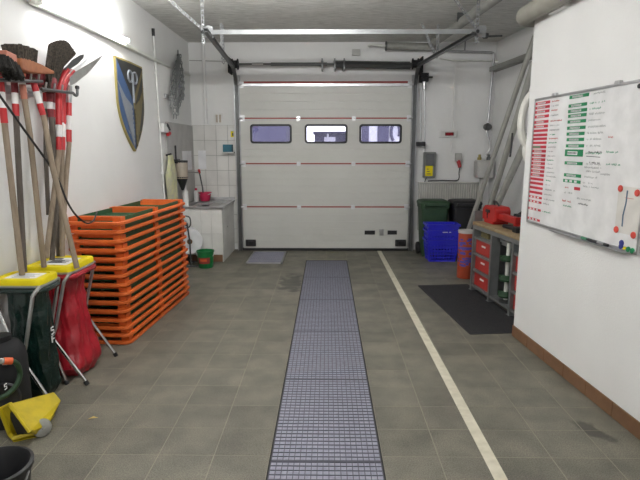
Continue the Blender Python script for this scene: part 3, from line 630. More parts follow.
t = shafted('street_broom', 'broom with black bristles and pink block, second handle from the left', 'broom', [(13.5, 76), (14.5, 84), (17, 135), (24.3, 272)], [(80, 93, 'redm'), (93, 104, 'whiteb'), (104, 116, 'red')], 'dwood', XT+.0, group=G)
ca = px(8, 57, XT+.08)
mb = MB().bar(px(1.5, 54.5, XT+.19), px(12.5, 59.5, XT+.19), .06, .055); part('block', mb, 'pblock', t, bevel=.008)
part('bristles', bristles(px(7, 60, XT+.19), (0, 1, -.3), (0, .15, -1), .14, .07, .085, 90, .45, .006), 'bbrist', t, kind='stuff')
part('socket', MB().tube([px(13.5, 82, XT), px(13, 72, XT+.06), px(10, 60, XT+.17)], .02, 8), 'redm', t)
t = shafted('wide_broom', 'wide brown broom lying bristles up on top of the rack, third handle from the left', 'broom', [(21.5, 77), (22.5, 86), (30, 135), (44, 267)], [(79, 84.5, 'whiteb'), (84.5, 99, 'pblock')], 'wood', XT+.05, group=G)
a, b = px(14, 63.5, XT+.12), px(48, 72.5, XT+.12)
mb = MB(); d = (b-a).normalized(); nrm = V(0, -d.z, d.y)
mb.loft([[p+nrm*k*h+V(x, 0, 0) for k, x in ((-1, -.05), (1, -.05), (1, .05), (-1, .05))] for p, h in ((a, .036), (a.lerp(b, .2), .044), (a.lerp(b, .6), .032), (b, .010))]); part('block', mb, 'block', t, bevel=.01)
part('bristles', bristles(px(22.0, 60.5, XT+.12), d, nrm+d*.1, .185, .09, .085, 170, .22, .006), 'brist', t, kind='stuff')
part('socket', MB().loft([[px(17, 73, XT+.07), px(26.5, 73.2, XT+.07), px(26.5, 73.2, XT+.13), px(17, 73, XT+.13)], [px(19.5, 78.5, XT+.07), px(25, 78.5, XT+.07), px(25, 78.5, XT+.12), px(19.5, 78.5, XT+.12)]]), 'orangec', t, bevel=.006)
t = shafted('push_broom', 'red headed broom, fourth handle from the left, leaning right to the yellow lid', 'broom', [(32.5, 78), (34, 84), (44, 118), (52.5, 167), (77, 268)], [(81, 91.5, 'red'), (91.5, 103.5, 'whiteb'), (103.5, 115, 'red')], 'wood', (XT+.07, -1.835), group=G)
part('block', MB().bar(px(24, 79, XT+.02), px(39, 80, XT+.02), .07, .07), 'redm', t, bevel=.008)
part('bristles', bristles(px(31, 77.5, XT+.02), (0, 1, 0), (0, 0, 1), .2, .06, .05, 60, .1), 'redm', t, kind='stuff')
t = shafted('besom_broom', 'upright dark besom broom with big fanned bristles on the rack', 'broom', [(49, 90), (49.5, 100), (52.5, 135), (57, 200), (52, 260)], [(92, 102, 'redm'), (102, 109, 'whiteb'), (109, 117, 'redm')], 'dwood', XT+.01, group=G)
cb = px(48.5, 88, XT+.05); mb = MB(); random.seed(3)
for i in range(230):
    a_ = random.uniform(-1, 1); b_ = random.uniform(-1, 1); dy = random.uniform(0, 2)+11*max(0, a_-.35)+(5 if .26 < a_ < .36 else 0)
    p0 = cb+V(b_*.03, a_*.042, random.uniform(-.03, .03)); v_top = px(62.5+a_*13, 40.5+4*abs(a_)**2+(2 if a_ > 0 else 0)*a_+dy, XT+.05+b_*.05)
    p1 = px(55+a_*8.5, 66, XT+.05+b_*.045); mb.tube([p0, p1, v_top], [.007, .009, .010], 4)
part('bristles', mb, 'brist', t, kind='stuff')
part('binding', MB().lathe([(.044, -.05), (.05, -.03), (.052, .02), (.046, .05)], px(49.5, 85, XT+.05), 14, (0, .25, 1)), 'redm', t, smooth=True)
t = shafted('yard_broom', 'dark handle with red top hanging just left of the red shovel shafts', 'broom', [(45, 86), (45.5, 100), (46, 160), (48.5, 215)], [(88, 102, 'red'), (102, 109, 'whiteb')], 'dwood', XT-.04, r=.016, group=G)
part('head', MB().bar(px(40, 85, XT-.02), px(50, 86, XT-.02), .05, .05), 'redm', t, bevel=.006)
t = shafted('pitchfork', 'dark stained handle with red top behind the red shovel shafts', 'fork', [(52.5, 92), (52.5, 118), (56, 180), (58.7, 256)], [(93, 103, 'redm'), (103, 109.5, 'whiteb'), (109.5, 117, 'red')], 'dwood', XT-.05, r=.018, group=G)
for k in range(4): part('prong', MB().tube(smooth_path([px(53, 92, XT-.05), px(54+2*k, 82, XT-.05), px(58+4.5*k, 72-k, XT-.04)]), [.008]*12+[.003], 6), 'dsteel', t, smooth=True)
def curved_shovel(label, pix, bands, X, headpix, bladepoly, bladeX, matb, rr=.021):
    t = shafted('shovel', label, 'shovel', pix, bands, 'wood', X, group=G)
    part('socket', MB().tube(smooth_path([px(u, v, X) for u, v in headpix], 5), rr+.003, 10), 'red' if matb != 'blade' else 'steel', t, smooth=True)
    vs = [px(u, v, bladeX+dx) for dx in (-.012, .012) for u, v in bladepoly]; n = len(bladepoly)
    mb = MB().add(vs, [list(range(n)), [n+i for i in range(n)][::-1]]+[(i, n+i, n+(i+1) % n, (i+1) % n) for i in range(n)])
    part('blade', mb, matb, t, bevel=.003)
curved_shovel('shovel with red curved neck and dark narrow blade on the rack', [(59, 100), (59, 150), (57, 170), (46, 258)], [(100, 123, 'red'), (123, 137, 'whiteb'), (137, 150, 'red')], XT+.04, [(58.8, 125), (58.8, 96), (59.2, 86), (62, 77), (67, 70)], [(66, 72), (64, 69), (72, 60), (80, 55), (84, 54), (83.5, 58), (78, 64)], XT+.04, 'dsteel')
curved_shovel('second red necked shovel with a thin light blade, behind the first one', [(62.5, 100), (62.5, 150), (61, 190), (62.5, 256.5)], [(137, 150, 'red'), (123, 137, 'whiteb')], XT+.0, [(62.8, 124), (62.8, 97), (63.5, 87), (67, 79), (73, 72)], [(70, 76), (69, 72), (80, 64), (90, 56.5), (88, 60), (78, 71)], XT+.0, 'alu')
curved_shovel('large grey pointed shovel blade with steel neck at the right end of the rack', [(69, 98), (69, 145), (66, 180), (62, 250)], [(103, 116, 'red'), (116, 130, 'whiteb'), (130, 142, 'red')], XT+.02, [(69, 104), (69, 92), (69.5, 86)], [(70, 86), (69.5, 78), (75, 72), (88, 64), (104, 54), (99, 61), (87, 74), (76, 83)], XT+.02, 'blade', .018)
# black cable hanging across the tools down to the trays
cp = smooth_path([px(-16, 74, -1.96), px(0, 96, -1.96), px(25, 131, -1.96), px(46, 160, -1.96), px(59, 181, -1.96), px(66, 199, -1.96), px(75, 214, -1.97), px(86, 223, -1.98), px(93, 221, -2.0), px(96, 215, -2.05), px(97, 212, -2.10)], 8)
tubething('black_cable', 'thin black cable sagging across the tool handles onto the orange trays', 'cable', cp, .0075, 'black', 8)
# ================================================================== STACK OF ORANGE TRAYS
TLEN, TWID = 1.70, .53
org = V(-1.762, 4.37, 0); ang = math.atan2(6.06-4.356, -1.628+1.738)    # length direction
def tray_proto():
    # local: x along the length (away from the camera), y to the left, z up from the tray's rim underside
    t = thing('stacking_tray', '', 'tray', (0, 0, 0), 0, 'orange trays stacked by the left wall')
    def ring(ins, rad): return [(x, y) for x, y in rrect(ins, TLEN-ins, ins, TWID-ins, rad, 4)]
    o, i_ = ring(0, .07), ring(.036, .04); n = len(o); mb = MB()
    mb.add([(x, y, z) for z in (0, .028) for q in (o, i_) for x, y in q], [f for i in range(n) for j in [(i+1) % n] for f in ((i, n+i, n+j, j), (2*n+i, 2*n+j, 3*n+j, 3*n+i), (i, j, 2*n+j, 2*n+i), (n+i, 3*n+i, 3*n+j, n+j))])
    part('rim', mb, 'orange', t, local=True, bevel=.005)
    for x0, x1, zl in ((.10, .12, .040), (TLEN*.5-.02, TLEN*.5+.02, .004), (TLEN-.12, TLEN-.10, .040)):
        mb = MB().box(x0, x1, .045, TWID-.045, zl, .066)
        part('cross_wall', mb, 'orange', t, local=True, bevel=.004)
    for x0, x1 in ((.20, .21), (TLEN-.21, TLEN-.20)): part('light_catch_wall', MB().box(x0, x1, .057, TWID-.057, .012, .055), 'orange', t, local=True)  # added walls that catch light so the gaps between trays read less black
    for y0 in (.034, TWID-.104):
        for x0 in (.05, TLEN-.058): part('end_post', MB().box(x0, x0+.008, y0, y0+.07, .0, .062), 'orange', t, local=True)
    for xc in (.095, TLEN*.5, TLEN-.095):
        for y in (.03, TWID-.038): part('side_post', MB().box(xc-.045, xc+.045, y, y+.008, .0, .062), 'orange', t, local=True)
    for x0, x1 in ((.16, TLEN*.5-.045), (TLEN*.5+.045, TLEN-.16)):
        for y in (.050, TWID-.057):
            mb = MB().box(x0, x1, y, y+.007, .006, .058); part('side_panel', mb, 'green', t, local=True)
        mb = MB()
        for k in range(7): xx = x0+(x1-x0)*(k+.5)/7; mb.box(xx-.02, xx+.02, .04, TWID-.04, .004, .012)
        part('slatted_base', mb, 'green', t, local=True)
    return t
ordn = ['topmost', 'second from the top', 'third from the top', 'fourth from the top', 'fifth from the top', 'sixth from the top', 'seventh from the top', 'middle one, eighth from the top', 'ninth from the top', 'tenth from the top', 'eleventh from the top', 'fourth from the bottom', 'third from the bottom', 'second from the bottom', 'lowest, standing on the floor']
TZ = [1.085, 1.009, .927, .850, .769, .693, .618, .534, .451, .375, .296, .21, .14, .075, .004]
t0 = tray_proto(); random.seed(11)
rzs = ang
for k, z in enumerate(TZ):
    lab = 'orange tray with green sides, %s of the stack' % ordn[k]
    jx, jr = random.uniform(-.012, .012), random.uniform(-.006, .006); loc = org+V(.0, jx, z)+V(-.01*math.sin(k*1.3), 0, 0)
    if k == 0: t0.location = loc; t0.rotation_euler = (0, 0, rzs+jr); t0['label'] = lab
    else: dup(t0, loc, rzs+jr, lab)
# ================================================================== BAG STANDS
def bag_stand(label, y0, y1, lidmat, group, bagmat, bagname, baglabel, zr, bulge, seed, pinch, xr=-1.87, foot=.035, lean=0.0):
    t = thing('bag_stand', label, 'stand', ((XL+xr)/2, (y0+y1)/2, 0), 0, group); xl = XL+.05; xc = (xl+xr)/2
    for yy, nm in ((y0, 'front_leg'), (y1, 'rear_leg')):
        sx = xr+(foot if yy == y0 or foot > .06 else -.05); zj = .43
        part(nm, MB().tube(smooth_path([V(xr-.01, yy+(.08 if yy == y0 else -.08), zr), V(xr-.01, yy+(.03 if yy == y0 else -.03), zr-.004), V(xr-.035, yy, zr-.05)], 4)+[V(xc+.04, yy, zj), V(xl+.02, yy, .01)], .0125, 8), 'steel', t, smooth=True)
        part(nm, MB().tube([V(xl, yy, zr), V(xc-.02, yy-.028*(1 if yy == y0 else -1), zj+.01), V(sx, yy-.028*(1 if yy == y0 else -1), .012)], .0125, 8), 'chrome', t, smooth=True)
        part('foot_cap', MB().cyl(V(sx-.012, yy-.028*(1 if yy == y0 else -1), .03), V(sx+.004, yy-.028*(1 if yy == y0 else -1), .0), .017, n=10), 'black', t)
        part('pivot', MB().cyl(V(xc+.02, yy-.035, zj), V(xc+.02, yy+.035, zj), .012, n=8), 'dsteel', t)
    part('hoop', MB().tube([V(x, y, zr) for x, y in rrect(xl, xr, y0+.05, y1-.05, .05, 4)], .0125, 8, closed=True), 'steel', t, smooth=True)
    # lid
    mb = MB(); Lp = rrect(xl-.015, xr+.005, y0+.03, y1-.03, .05, 4); Li = rrect(xl+.02, xr-.03, y0+.065, y1-.065, .04, 4); n = len(Lp)
    mb.loft([[V(x, y, zr+.012) for x, y in Lp], [V(x, y, zr+.04) for x, y in Lp], [V(x*.97+xc*.03, y*.97+(y0+y1)/2*.03, zr+.052) for x, y in Lp], [V(x, y, zr+.054) for x, y in Li], [V(x, y, zr+.048) for x, y in Li]])
    lid = part('lid', mb, lidmat, t, smooth=True)
    ch_ = min(.12, (y1-y0)/2-.085); f_ = frame((xc, (y0+y1)/2, zr+.0485), (1, 0, 0), (0, 1, 0), (0, 0, 1))
    lab = part('label_card', MB().prism([(-.11, -ch_), (.10, -ch_), (.10, ch_), (-.11, ch_)], 0, .0015, f_), 'paper', lid)
    # bag
    random.seed(seed); b = thing(bagname, baglabel, 'bag', (xc, (y0+y1)/2, 0)); rings = []; N = 72; K = 40
    ph = [random.uniform(0, 6.28) for _ in range(8)]
    for i in range(K+1):
        f_ = i/K; z = zr-.005-(zr-.02)*f_; ring = []
        hx, hy = (xr-xl)/2-.03, (y1-y0)/2-.06
        grow = 1.0-pinch*min(1, f_/.22)+.10*max(0, f_-.22)/.4*bulge+.22*bulge*max(0, min(1, (f_-.55)/.3))
        if f_ > .9: grow *= 1-(f_-.9)*3.2
        for j in range(N):
            an = 2*PI*j/N; ca, sa = math.cos(an), math.sin(an); q = 1/(abs(ca)**3+abs(sa)**3)**(1/3)
            wr = 1-.05*abs(math.sin(7*an+ph[4]+4*f_))**.6+.03*abs(math.sin(13*an+ph[5]-9*f_+2*math.sin(4*f_)))**.5+.05*math.sin(5*an+ph[0]+3*f_)+.035*math.sin(11*an+ph[1]+7*f_)+.03*math.sin(9*f_*3+ph[2]+2*an)+.02*math.sin(17*an+ph[3]-12*f_)
            ring.append(V(xc+lean*f_+hx*ca*q*grow*wr, (y0+y1)/2+hy*sa*q*grow*wr, z))
        rings.append(ring)
    part('film', MB().loft(rings, True, True), bagmat, b, smooth=True)
    part('cuff', MB().tube([V(x, y, zr-.028) for x, y in rrect(xl-.006, xr+.008, y0+.043, y1-.043, .05, 4)], .02, 8, closed=True), bagmat, b, smooth=True)
    return t, lid, b, lab
_, lidR, bagR, cardR = bag_stand('rear bag stand of steel tube with yellow lid holding a red sack', 3.62, 4.10, 'yellow', 'bag stands', 'rbag', 'red_sack', 'full red plastic sack hanging in the rear bag stand', .835, 1.2, 5, .22, -1.875, .085, .045)
_, lidG, bagG, cardG = bag_stand('front bag stand of steel tube with yellow lid holding a dark green sack', 3.25, 3.57, 'yellow', 'bag stands', 'gbag', 'green_sack', 'dark green plastic sack hanging in the front bag stand', .835, .25, 9, .03, -1.895, .055)
mb = MB()
for k in range(5): y = 3.80+k*.022; mb.box(-2.12, -2.02 if k % 2 else -1.98, y, y+.012, .8855, .8865)
mb.box(-2.14, -2.07, 3.92, 3.96, .8855, .8865); part('print', mb, 'ink', lidR)
mb = MB()
for k in range(4): y = 3.35+k*.03; mb.box(-2.12, -2.0+.02*(k % 2), y, y+.008, .8855, .8865)
part('print', mb, 'inkg', lidG)
# small white mark on the green sack
mb = MB(); q0 = px(50.5, 328, -1.90)
def stroke(mb, pts, w=.009): mb.tube(pts, w, 5)
for dz, pat in ((0, [(.03, 0), (0, 0), (.0, -.02), (.03, -.022), (.03, -.045), (0, -.047)]), (-.06, [(.0, -.045), (0, 0), (.03, 0), (0, 0), (0, -.022), (.025, -.022)])):
    stroke(mb, [q0+V(.004, a, b+dz) for a, b in pat], .0045)
part('white_mark', mb, 'whiteb', bagG)
# ================================================================== FRONT LEFT: machine, chock, bucket
mc = thing('sprayer', 'black round bodied sprayer with an orange hose coupling at the left edge', 'sprayer', (-2.06, 3.08, 0))
c = V(-2.06, 3.08, 0)
part('body', MB().lathe([(0, .06), (.10, .06), (.13, .09), (.138, .14), (.138, .42), (.13, .48), (.10, .53), (.05, .55), (0, .55)], c, 28), 'blackm', mc, smooth=True)
part('base_ring', MB().lathe([(.08, .0), (.13, .0), (.138, .05), (.13, .09), (.08, .09)], c, 28), 'black', mc, smooth=True)
part('dial', MB().lathe([(0, .0), (.09, 0), (.1, .012), (.09, .03), (.075, .022), (0, .02)], c+V(.06, -.125, .22), 24, (.40, -.9, .12)), 'black', mc, smooth=True)
part('collar', MB().lathe([(.05, .54), (.06, .55), (.06, .58), (.03, .59), (0, .59)], c, 16), 'black', mc, smooth=True)
a = px(3.5, 361, -1.93); b = px(12, 361, -1.90)
part('coupling', MB().tube([a, b], .022, 12), 'orangec', mc, smooth=True); part('coupling_end', MB().tube([a-(b-a)*.35, a], .018, 12), 'greyp', mc, smooth=True)
part('hose', MB().tube(smooth_path([b, px(17, 364, -1.885), px(20, 373, -1.89), px(17, 384, -1.90), px(9, 393, -1.93), px(-2, 398, -1.97), px(-12, 390, -2.0)]), .016, 10), 'dgreen', mc, smooth=True)
mb = MB(); q = px(5.5, 386.5, -1.955); stroke(mb, [q+V(0, y, z) for y, z in ((.012, .014), (-.008, .016), (-.01, .002), (.01, -.002), (.01, -.016), (-.01, -.016))], .0035); part('white_mark', mb, 'whiteb', mc)
part('latch', MB().box(c.x+.08, c.x+.11, c.y-.135, c.y-.10, .44, .47), 'steel', mc)
# wheel chock: hollow yellow wedge lying tipped, open end to the left
ck = thing('wheel_chock', 'yellow hollow wheel chock with a grey wheel on the floor at the lower left', 'chock', (-1.75, 2.85, 0))
bl, br, rr_ = V(-1.885, 2.825, 0), V(-1.765, 2.885, 0), V(-1.80, 3.14, 0)
tl, tr, te, tq = V(-1.966, 2.86, .20), V(-1.914, 2.877, .22), V(-1.815, 3.19, .14), V(-1.757, 3.158, .10)
inn = V(-.25, -.1, 0)
def solid(mb, quad, th=.012):
    quad = [Vector(q) for q in quad]; n = (quad[1]-quad[0]).cross(quad[2]-quad[0]).normalized()*th; k = len(quad)
    mb.add(quad+[q-n for q in quad], [list(range(k)), [k+i for i in range(k)][::-1]]+[(i, k+i, k+(i+1) % k, (i+1) % k) for i in range(k)])
tf = V(-1.745, 2.775, .10); tm = fl(47, 424.5, .06); lowl = V(bl.x-.05, bl.y+.05, 0)
mb = MB(); solid(mb, [tr, tf, tm, tq, te]); part('top_plate', mb, 'chock', ck, bevel=.004)
mb = MB(); solid(mb, [tf, V(br.x, br.y, .005), V(rr_.x, rr_.y, .005), tq, tm]); part('side_plate', mb, 'chock', ck, bevel=.004)
mb = MB(); solid(mb, [tl, V(lowl.x, lowl.y, .005), V(rr_.x-.06, rr_.y+.05, .005), te, tr]); part('side_plate', mb, 'chock', ck, bevel=.004)
mb = MB(); solid(mb, [V(bl.x, bl.y, .004), V(lowl.x, lowl.y, .004), V(rr_.x-.06, rr_.y+.05, .004), V(rr_.x, rr_.y, .004), V(br.x, br.y, .004)], -.01); part('base_plate', mb, 'chock', ck)
mb = MB(); mb.tube([tr, tf, V(br.x, br.y, .03), V(bl.x, bl.y, .025), V(lowl.x, lowl.y, .025), tl], .014, 8, closed=True); part('rim', mb, 'chock', ck, smooth=True)
mb = MB(); solid(mb, [V(br.x-.02, br.y+.0, .016), V(bl.x+.015, bl.y+.03, .016), V(lowl.x+.02, lowl.y+.03, .016), V(tl.x+.02, tl.y+.03, .17), V(tr.x+.0, tr.y+.04, .185), V(tf.x-.03, tf.y+.05, .085)], .01); part('shade_sheet', mb, 'black', ck)  # black sheet standing in for the shade inside the hollow
wc = fl(40.5, 427, .05); part('wheel', MB().lathe([(0, -.022), (.035, -.022), (.052, -.016), (.056, -.006), (.056, .006), (.053, .014), (.042, .022), (.02, .027), (.012, .028), (.012, .034), (0, .036)], wc+V(.015, -.01, 0), 20, (.85, -.55, .22)), 'greyp', ck, smooth=True)
# black bucket
q = V(-1.535, 2.135, 0); t = thing('black_bucket', 'black plastic builders bucket cut by the lower left corner', 'bucket', q)
part('body', MB().lathe([(0, .003), (.115, .003), (.12, .01), (.158, .285), (.168, .285), (.170, .305), (.156, .31), (.15, .30), (.112, .02), (0, .015)], q, 32), 'black', t, smooth=True)
part('handle', MB().tube([q+V(.168*math.cos(a), -.10*math.sin(a), .285-.13*math.sin(a)) for a in [PI*i/14 for i in range(15)]], .005, 6), 'steel', t)
c = fl(92.5, 419); tag(part('dry_leaf', MB().add([c+V(-.03, -.01, .002), c+V(.0, -.014, .012), c+V(.034, .012, .004), c+V(.0, .012, .014)], [(0, 1, 3), (1, 2, 3)]), 'leafy', None), 'small yellow dry leaf on the floor left of the grating', 'leaf')
# ================================================================== BACK WALL, RIGHT
a, b = py(439, 130.5, YB), py(456, 137.5, YB); t = thing('display_box', 'white wall box with a dark red number display right of the door', 'display', a)
part('case', MB().box(a.x, b.x, YB-.05, YB, b.z, a.z), 'white', t, bevel=.008)
c0, c1 = py(444.5, 132.5, YB), py(453, 135.7, YB); sc = part('screen', MB().box(c0.x, c1.x, YB-.053, YB-.049, c1.z, c0.z), 'screen', t)
mb = MB()
for k in range(3):
    x = c0.x+.015+k*(c1.x-c0.x-.02)/3; h = c0.z-c1.z
    for zz in (c1.z+h*.2, c1.z+h*.5, c1.z+h*.8): mb.box(x, x+.025, YB-.055, YB-.0525, zz-.003, zz+.003)
    for xx in (x, x+.022): mb.box(xx, xx+.004, YB-.055, YB-.0525, c1.z+h*.2, c1.z+h*.8)
part('digits', mb, 'led', sc)
a, b = py(423, 152, YB), py(434, 177.5, YB); t = thing('door_control_box', 'grey door control box with a yellow label right of the door', 'control box', a)
part('case', MB().box(a.x, b.x, YB-.11, YB, b.z, a.z), 'clear', t, bevel=.01)
part('cover', MB().box(a.x+.03, b.x-.03, YB-.135, YB-.105, b.z+.2, a.z-.03), 'dsteel', t, bevel=.008)
yl = part('yellow_label', MB().box(a.x+.03, b.x-.05, YB-.118, YB-.108, b.z+.03, b.z+.2), 'yellow', t)
mb = MB()
for k in range(3): mb.box(a.x+.05, b.x-.08-.02*k, YB-.1195, YB-.1175, b.z+.06+.04*k, b.z+.072+.04*k)
part('print', mb, 'ink', yl)
part('cable', MB().tube(smooth_path([V(a.x+.06, YB-.05, b.z), V(a.x+.04, YB-.05, b.z-.08), V(a.x+.09, YB-.03, b.z-.13), V(a.x+.18, YB-.01, b.z-.14)]), .008, 6), 'black', t)
a = py(421.5, 144, YB-.12); t = thing('door_motor_switch', 'small black limit switch on the right track above the control box', 'switch', a)
part('body', MB().box(a.x-.09, a.x+.06, YB-.16, YB-.06, a.z-.035, a.z+.035), 'black', t, bevel=.01); part('stem', MB().cyl(V(a.x+.04, YB-.1, a.z+.02), V(a.x+.04, YB, a.z+.02), .02), 'dsteel', t)
t = thing('cable_conduit', 'thin vertical conduits on the wall right of the door', 'conduit', py(424, 110, YB))
for u, v1 in ((420.5, 141), (424.5, 152)):
    a, b = py(u, 88, YB-.015), py(u+.3, v1, YB-.015); part('pipe', MB().cyl(a, b, .011, n=8), 'steel', t)
a, b = py(456.5, 60, YB-.02), py(456.5, 152, YB-.02); tag(part('white_conduit', MB().box(a.x-.02, a.x+.02, YB-.022, YB, b.z, a.z), 'wall', None), 'flat white cable cover running down to the red plug', 'conduit')
a, b = py(454.8, 153, YB), py(460.5, 160, YB); t = thing('power_socket', 'grey wall power socket with a red plug and black cable', 'socket', a)
part('case', MB().box(a.x, b.x, YB-.09, YB, b.z-.02, a.z), 'grey_render', t, bevel=.01)
q = py(458, 163, YB-.1); part('plug', MB().cyl(V((a.x+b.x)/2, YB-.06, b.z-.01), V((a.x+b.x)/2+.02, YB-.1, b.z-.12), .035, .028, 12), 'red', t, smooth=True)
part('cable', MB().tube(smooth_path([V((a.x+b.x)/2+.02, YB-.1, b.z-.11), py(459, 173, YB-.08), py(459, 178, YB-.06), py(456, 180.5, YB-.04), py(440, 180.5, YB-.02), py(428, 181, YB-.02)]), .009, 6), 'black', t, smooth=True)
# radiator
a, b = py(419, 182.5, YB-.1), py(478.5, 203, YB-.1); t = thing('radiator', 'ribbed off white panel radiator on the back wall behind the bins', 'radiator', a)
part('back_panel', MB().box(a.x, b.x, YB-.085, YB-.03, .36, a.z-.01), 'grey_render', t, bevel=.006)  # darker than the ribs: shade between them put into the colour
mb = MB(); n = 26
for k in range(n): x = a.x+(b.x-a.x)*(k+.5)/n; mb.box(x-.0095, x+.0095, YB-.115, YB-.08, .38, a.z-.03)
part('ribs', mb, 'rad', t, bevel=.004); part('top_grille', MB().box(a.x-.005, b.x+.005, YB-.12, YB-.02, a.z-.012, a.z+.004), 'rad', t, bevel=.004)
for x in (a.x+.12, b.x-.12): part('wall_bracket', MB().box(x-.02, x+.02, YB-.03, YB, .5, .9), 'rad', t)
# small grey box and steel pipes
a, b = py(352, 49.5, YB), py(360, 56, YB); t = thing('junction_box', 'small grey junction box high on the wall above the door spring', 'box', a); part('case', MB().box(a.x, b.x, YB-.045, YB, b.z, a.z), 'grey_render', t, bevel=.006); part('lid', MB().box(a.x+.01, b.x-.01, YB-.05, YB-.045, b.z+.01, a.z-.01), 'grey_render', t)
t = thing('flue_pipe', 'grey pipe under the ceiling with a dark open end above the spring', 'pipe', py(410, 45, 8.6))
a = py(386, 46, 8.62); b = py(428, 47, 8.62); cc = fl(497, -3, b.z)
part('pipe', MB().tube([a, b]+smooth_path([b, b+V(.1, -.05, 0), b+(cc-b)*.09, b+(cc-b)*.2])[1:]+[cc, cc+(cc-b)*.6], .062, 16), 'greyp', t, smooth=True)
part('collar', MB().cyl(a+V(-.012, 0, 0), a+V(.012, 0, 0), .072, n=16), 'dsteel', t, smooth=True)
part('rod', MB().tube([py(368, 46.5, 8.62), py(370, 44.5, 8.62), a], .02, 8), 'wmet', t)
for f_ in (.25, .6, .95): q = b+(cc-b)*f_; part('pipe_clamp', MB().box(q.x-.07, q.x+.07, q.y-.015, q.y+.015, q.z, ZC), 'dsteel', t)
t = thing('gas_pipe', 'slim steel pipe running level then down the back wall to a valve', 'pipe', py(493, 60, 8.7))
p0, p1, p2 = py(446, 51, 8.68), py(494, 52.5, 8.68), py(488, 122, 8.68)
part('pipe', MB().tube([p0, p1+V(-.05, 0, 0), p1+V(-.01, 0, -.01), p1+V(0, 0, -.05), p2], .02, 10), 'steel', t, smooth=True)
q = py(487.5, 127, 8.66); part('valve', MB().lathe([(0, -.06), (.045, -.05), (.065, 0), (.045, .05), (0, .06)], q, 14, (1, .4, 0)), 'dsteel', t, smooth=True)
part('flexible_tail', MB().tube(smooth_path([q, py(487, 133, 8.66), py(489, 140, 8.66), py(490, 149, 8.66), py(486, 155, 8.66)]), .018, 8), 'steel', t, smooth=True)
tubething('thin_pipe', 'thin pale pipe running level under the steel pipe near the ceiling', 'pipe', [py(440, 58, 8.74), py(452, 60.5, 8.74), py(508, 61, 8.74)], .012, 'wmet', 8)
tubething('ceiling_rod', 'short dark hanger holding the steel pipe below the ceiling', 'hanger', [V(p0.x+.3, 8.68, p0.z), V(p0.x+.3, 8.68, ZC)], .008, 'dsteel', 6)
a = py(484, 168, 8.6); t = thing('gas_meter', 'grey gas meter with couplings on the back wall below the valve', 'meter', a)
part('body', MB().box(a.x-.14, a.x+.14, 8.5, 8.72, a.z-.16, a.z+.13), 'grey_render', t, bevel=.03); part('wall_plate', MB().box(a.x-.05, a.x+.05, 8.7, YB, a.z-.1, a.z+.1), 'dsteel', t)
for dx in (-.08, .07): part('coupling', MB().lathe([(.02, 0), (.035, .0), (.035, .05), (.022, .06), (.022, .1)], V(a.x+dx, 8.61, a.z+.12), 12), 'gold' if dx < 0 else 'dsteel', t, smooth=True)
part('outlet_pipe', MB().tube([V(a.x-.02, 8.62, a.z-.15), V(a.x-.02, 8.62, 1.0), V(a.x-.02, 8.7, .6)], .04, 10), 'grey_render', t, smooth=True)
q = py(483, 43.5, 8.3); t = thing('ceiling_hook', 'dark round fitting on the ceiling over the back right corner', 'fitting', V(q.x, 8.3, ZC)); part('base', MB().lathe([(.05, 0), (.05, -.05), (.03, -.07), (0, -.07)], V(q.x, 8.2, ZC), 14), 'dsteel', t, smooth=True); part('arm', MB().cyl(V(q.x, 8.2, ZC-.04), V(q.x+.25, 8.2, ZC-.03), .015), 'dsteel', t)
# ================================================================== LEANING POLES AND HOSE
def pole(label, lo, hi, r, mat='pole'):
    t = thing('steel_pole', label, 'pole', lo, 0, 'poles leaning in the recess'); part('tube', MB().tube([lo, hi], r, 12), mat, t, smooth=True)
    d = (hi-lo).normalized(); part('end_collar', MB().cyl(lo, lo+d*.09, r*1.25, n=12), 'dsteel', t, smooth=True)
def floor_end(u0, v0, Y0, u1, v1, Y1):
    a, b = py(u0, v0, Y0), py(u1, v1, Y1); return a+(a-b)*((a.z-.03)/(b.z-a.z)), b
for lab, args, r in (('longest grey pole leaning across the recess up to the ceiling duct', (480, 196, 7.6, 535, 36, 6.75), .034),
                     ('middle thick grey pole leaning beside the white hose', (491, 203, 7.5, 534, 62, 6.7), .040), ('short right hand grey pole behind the red bench tool', (498, 203, 7.35, 529, 135, 6.75), .048)):
    lo, hi = floor_end(*args); pole(lab, lo, hi, r)
tubething('strap', 'thin dark strap hanging against the poles left of the hose', 'strap', [py(512.5, 133, 6.88), py(511.5, 145, 6.86), py(510, 157, 6.86)], .012, 'black', 6)
t = thing('fire_hose', 'coiled white hose hanging on the end of the whiteboard wall', 'hose', V(1.84, 4.8, 1.9))
part('hanger_peg', MB().cyl(V(1.86, 4.66, 2.12), V(1.86, 4.95, 2.13), .018, n=10), 'dsteel', t)
for k, (uc, vc, rx, rz_) in enumerate(((534.5, 120, .14, .27), (536.5, 149, .115, .165))):
    c = py(uc, vc, 4.86)
    for j in range(3):
        part('hose_loop', MB().tube([c+V((rx-.012*j)*math.cos(a), -.08+.055*j+.015*math.sin(2*a), (rz_-.01*j)*math.sin(a)-(.06 if k else 0)*0) for a in [2*PI*i/36 for i in range(36)]], .027, 8, closed=True), 'hose', t, smooth=True)
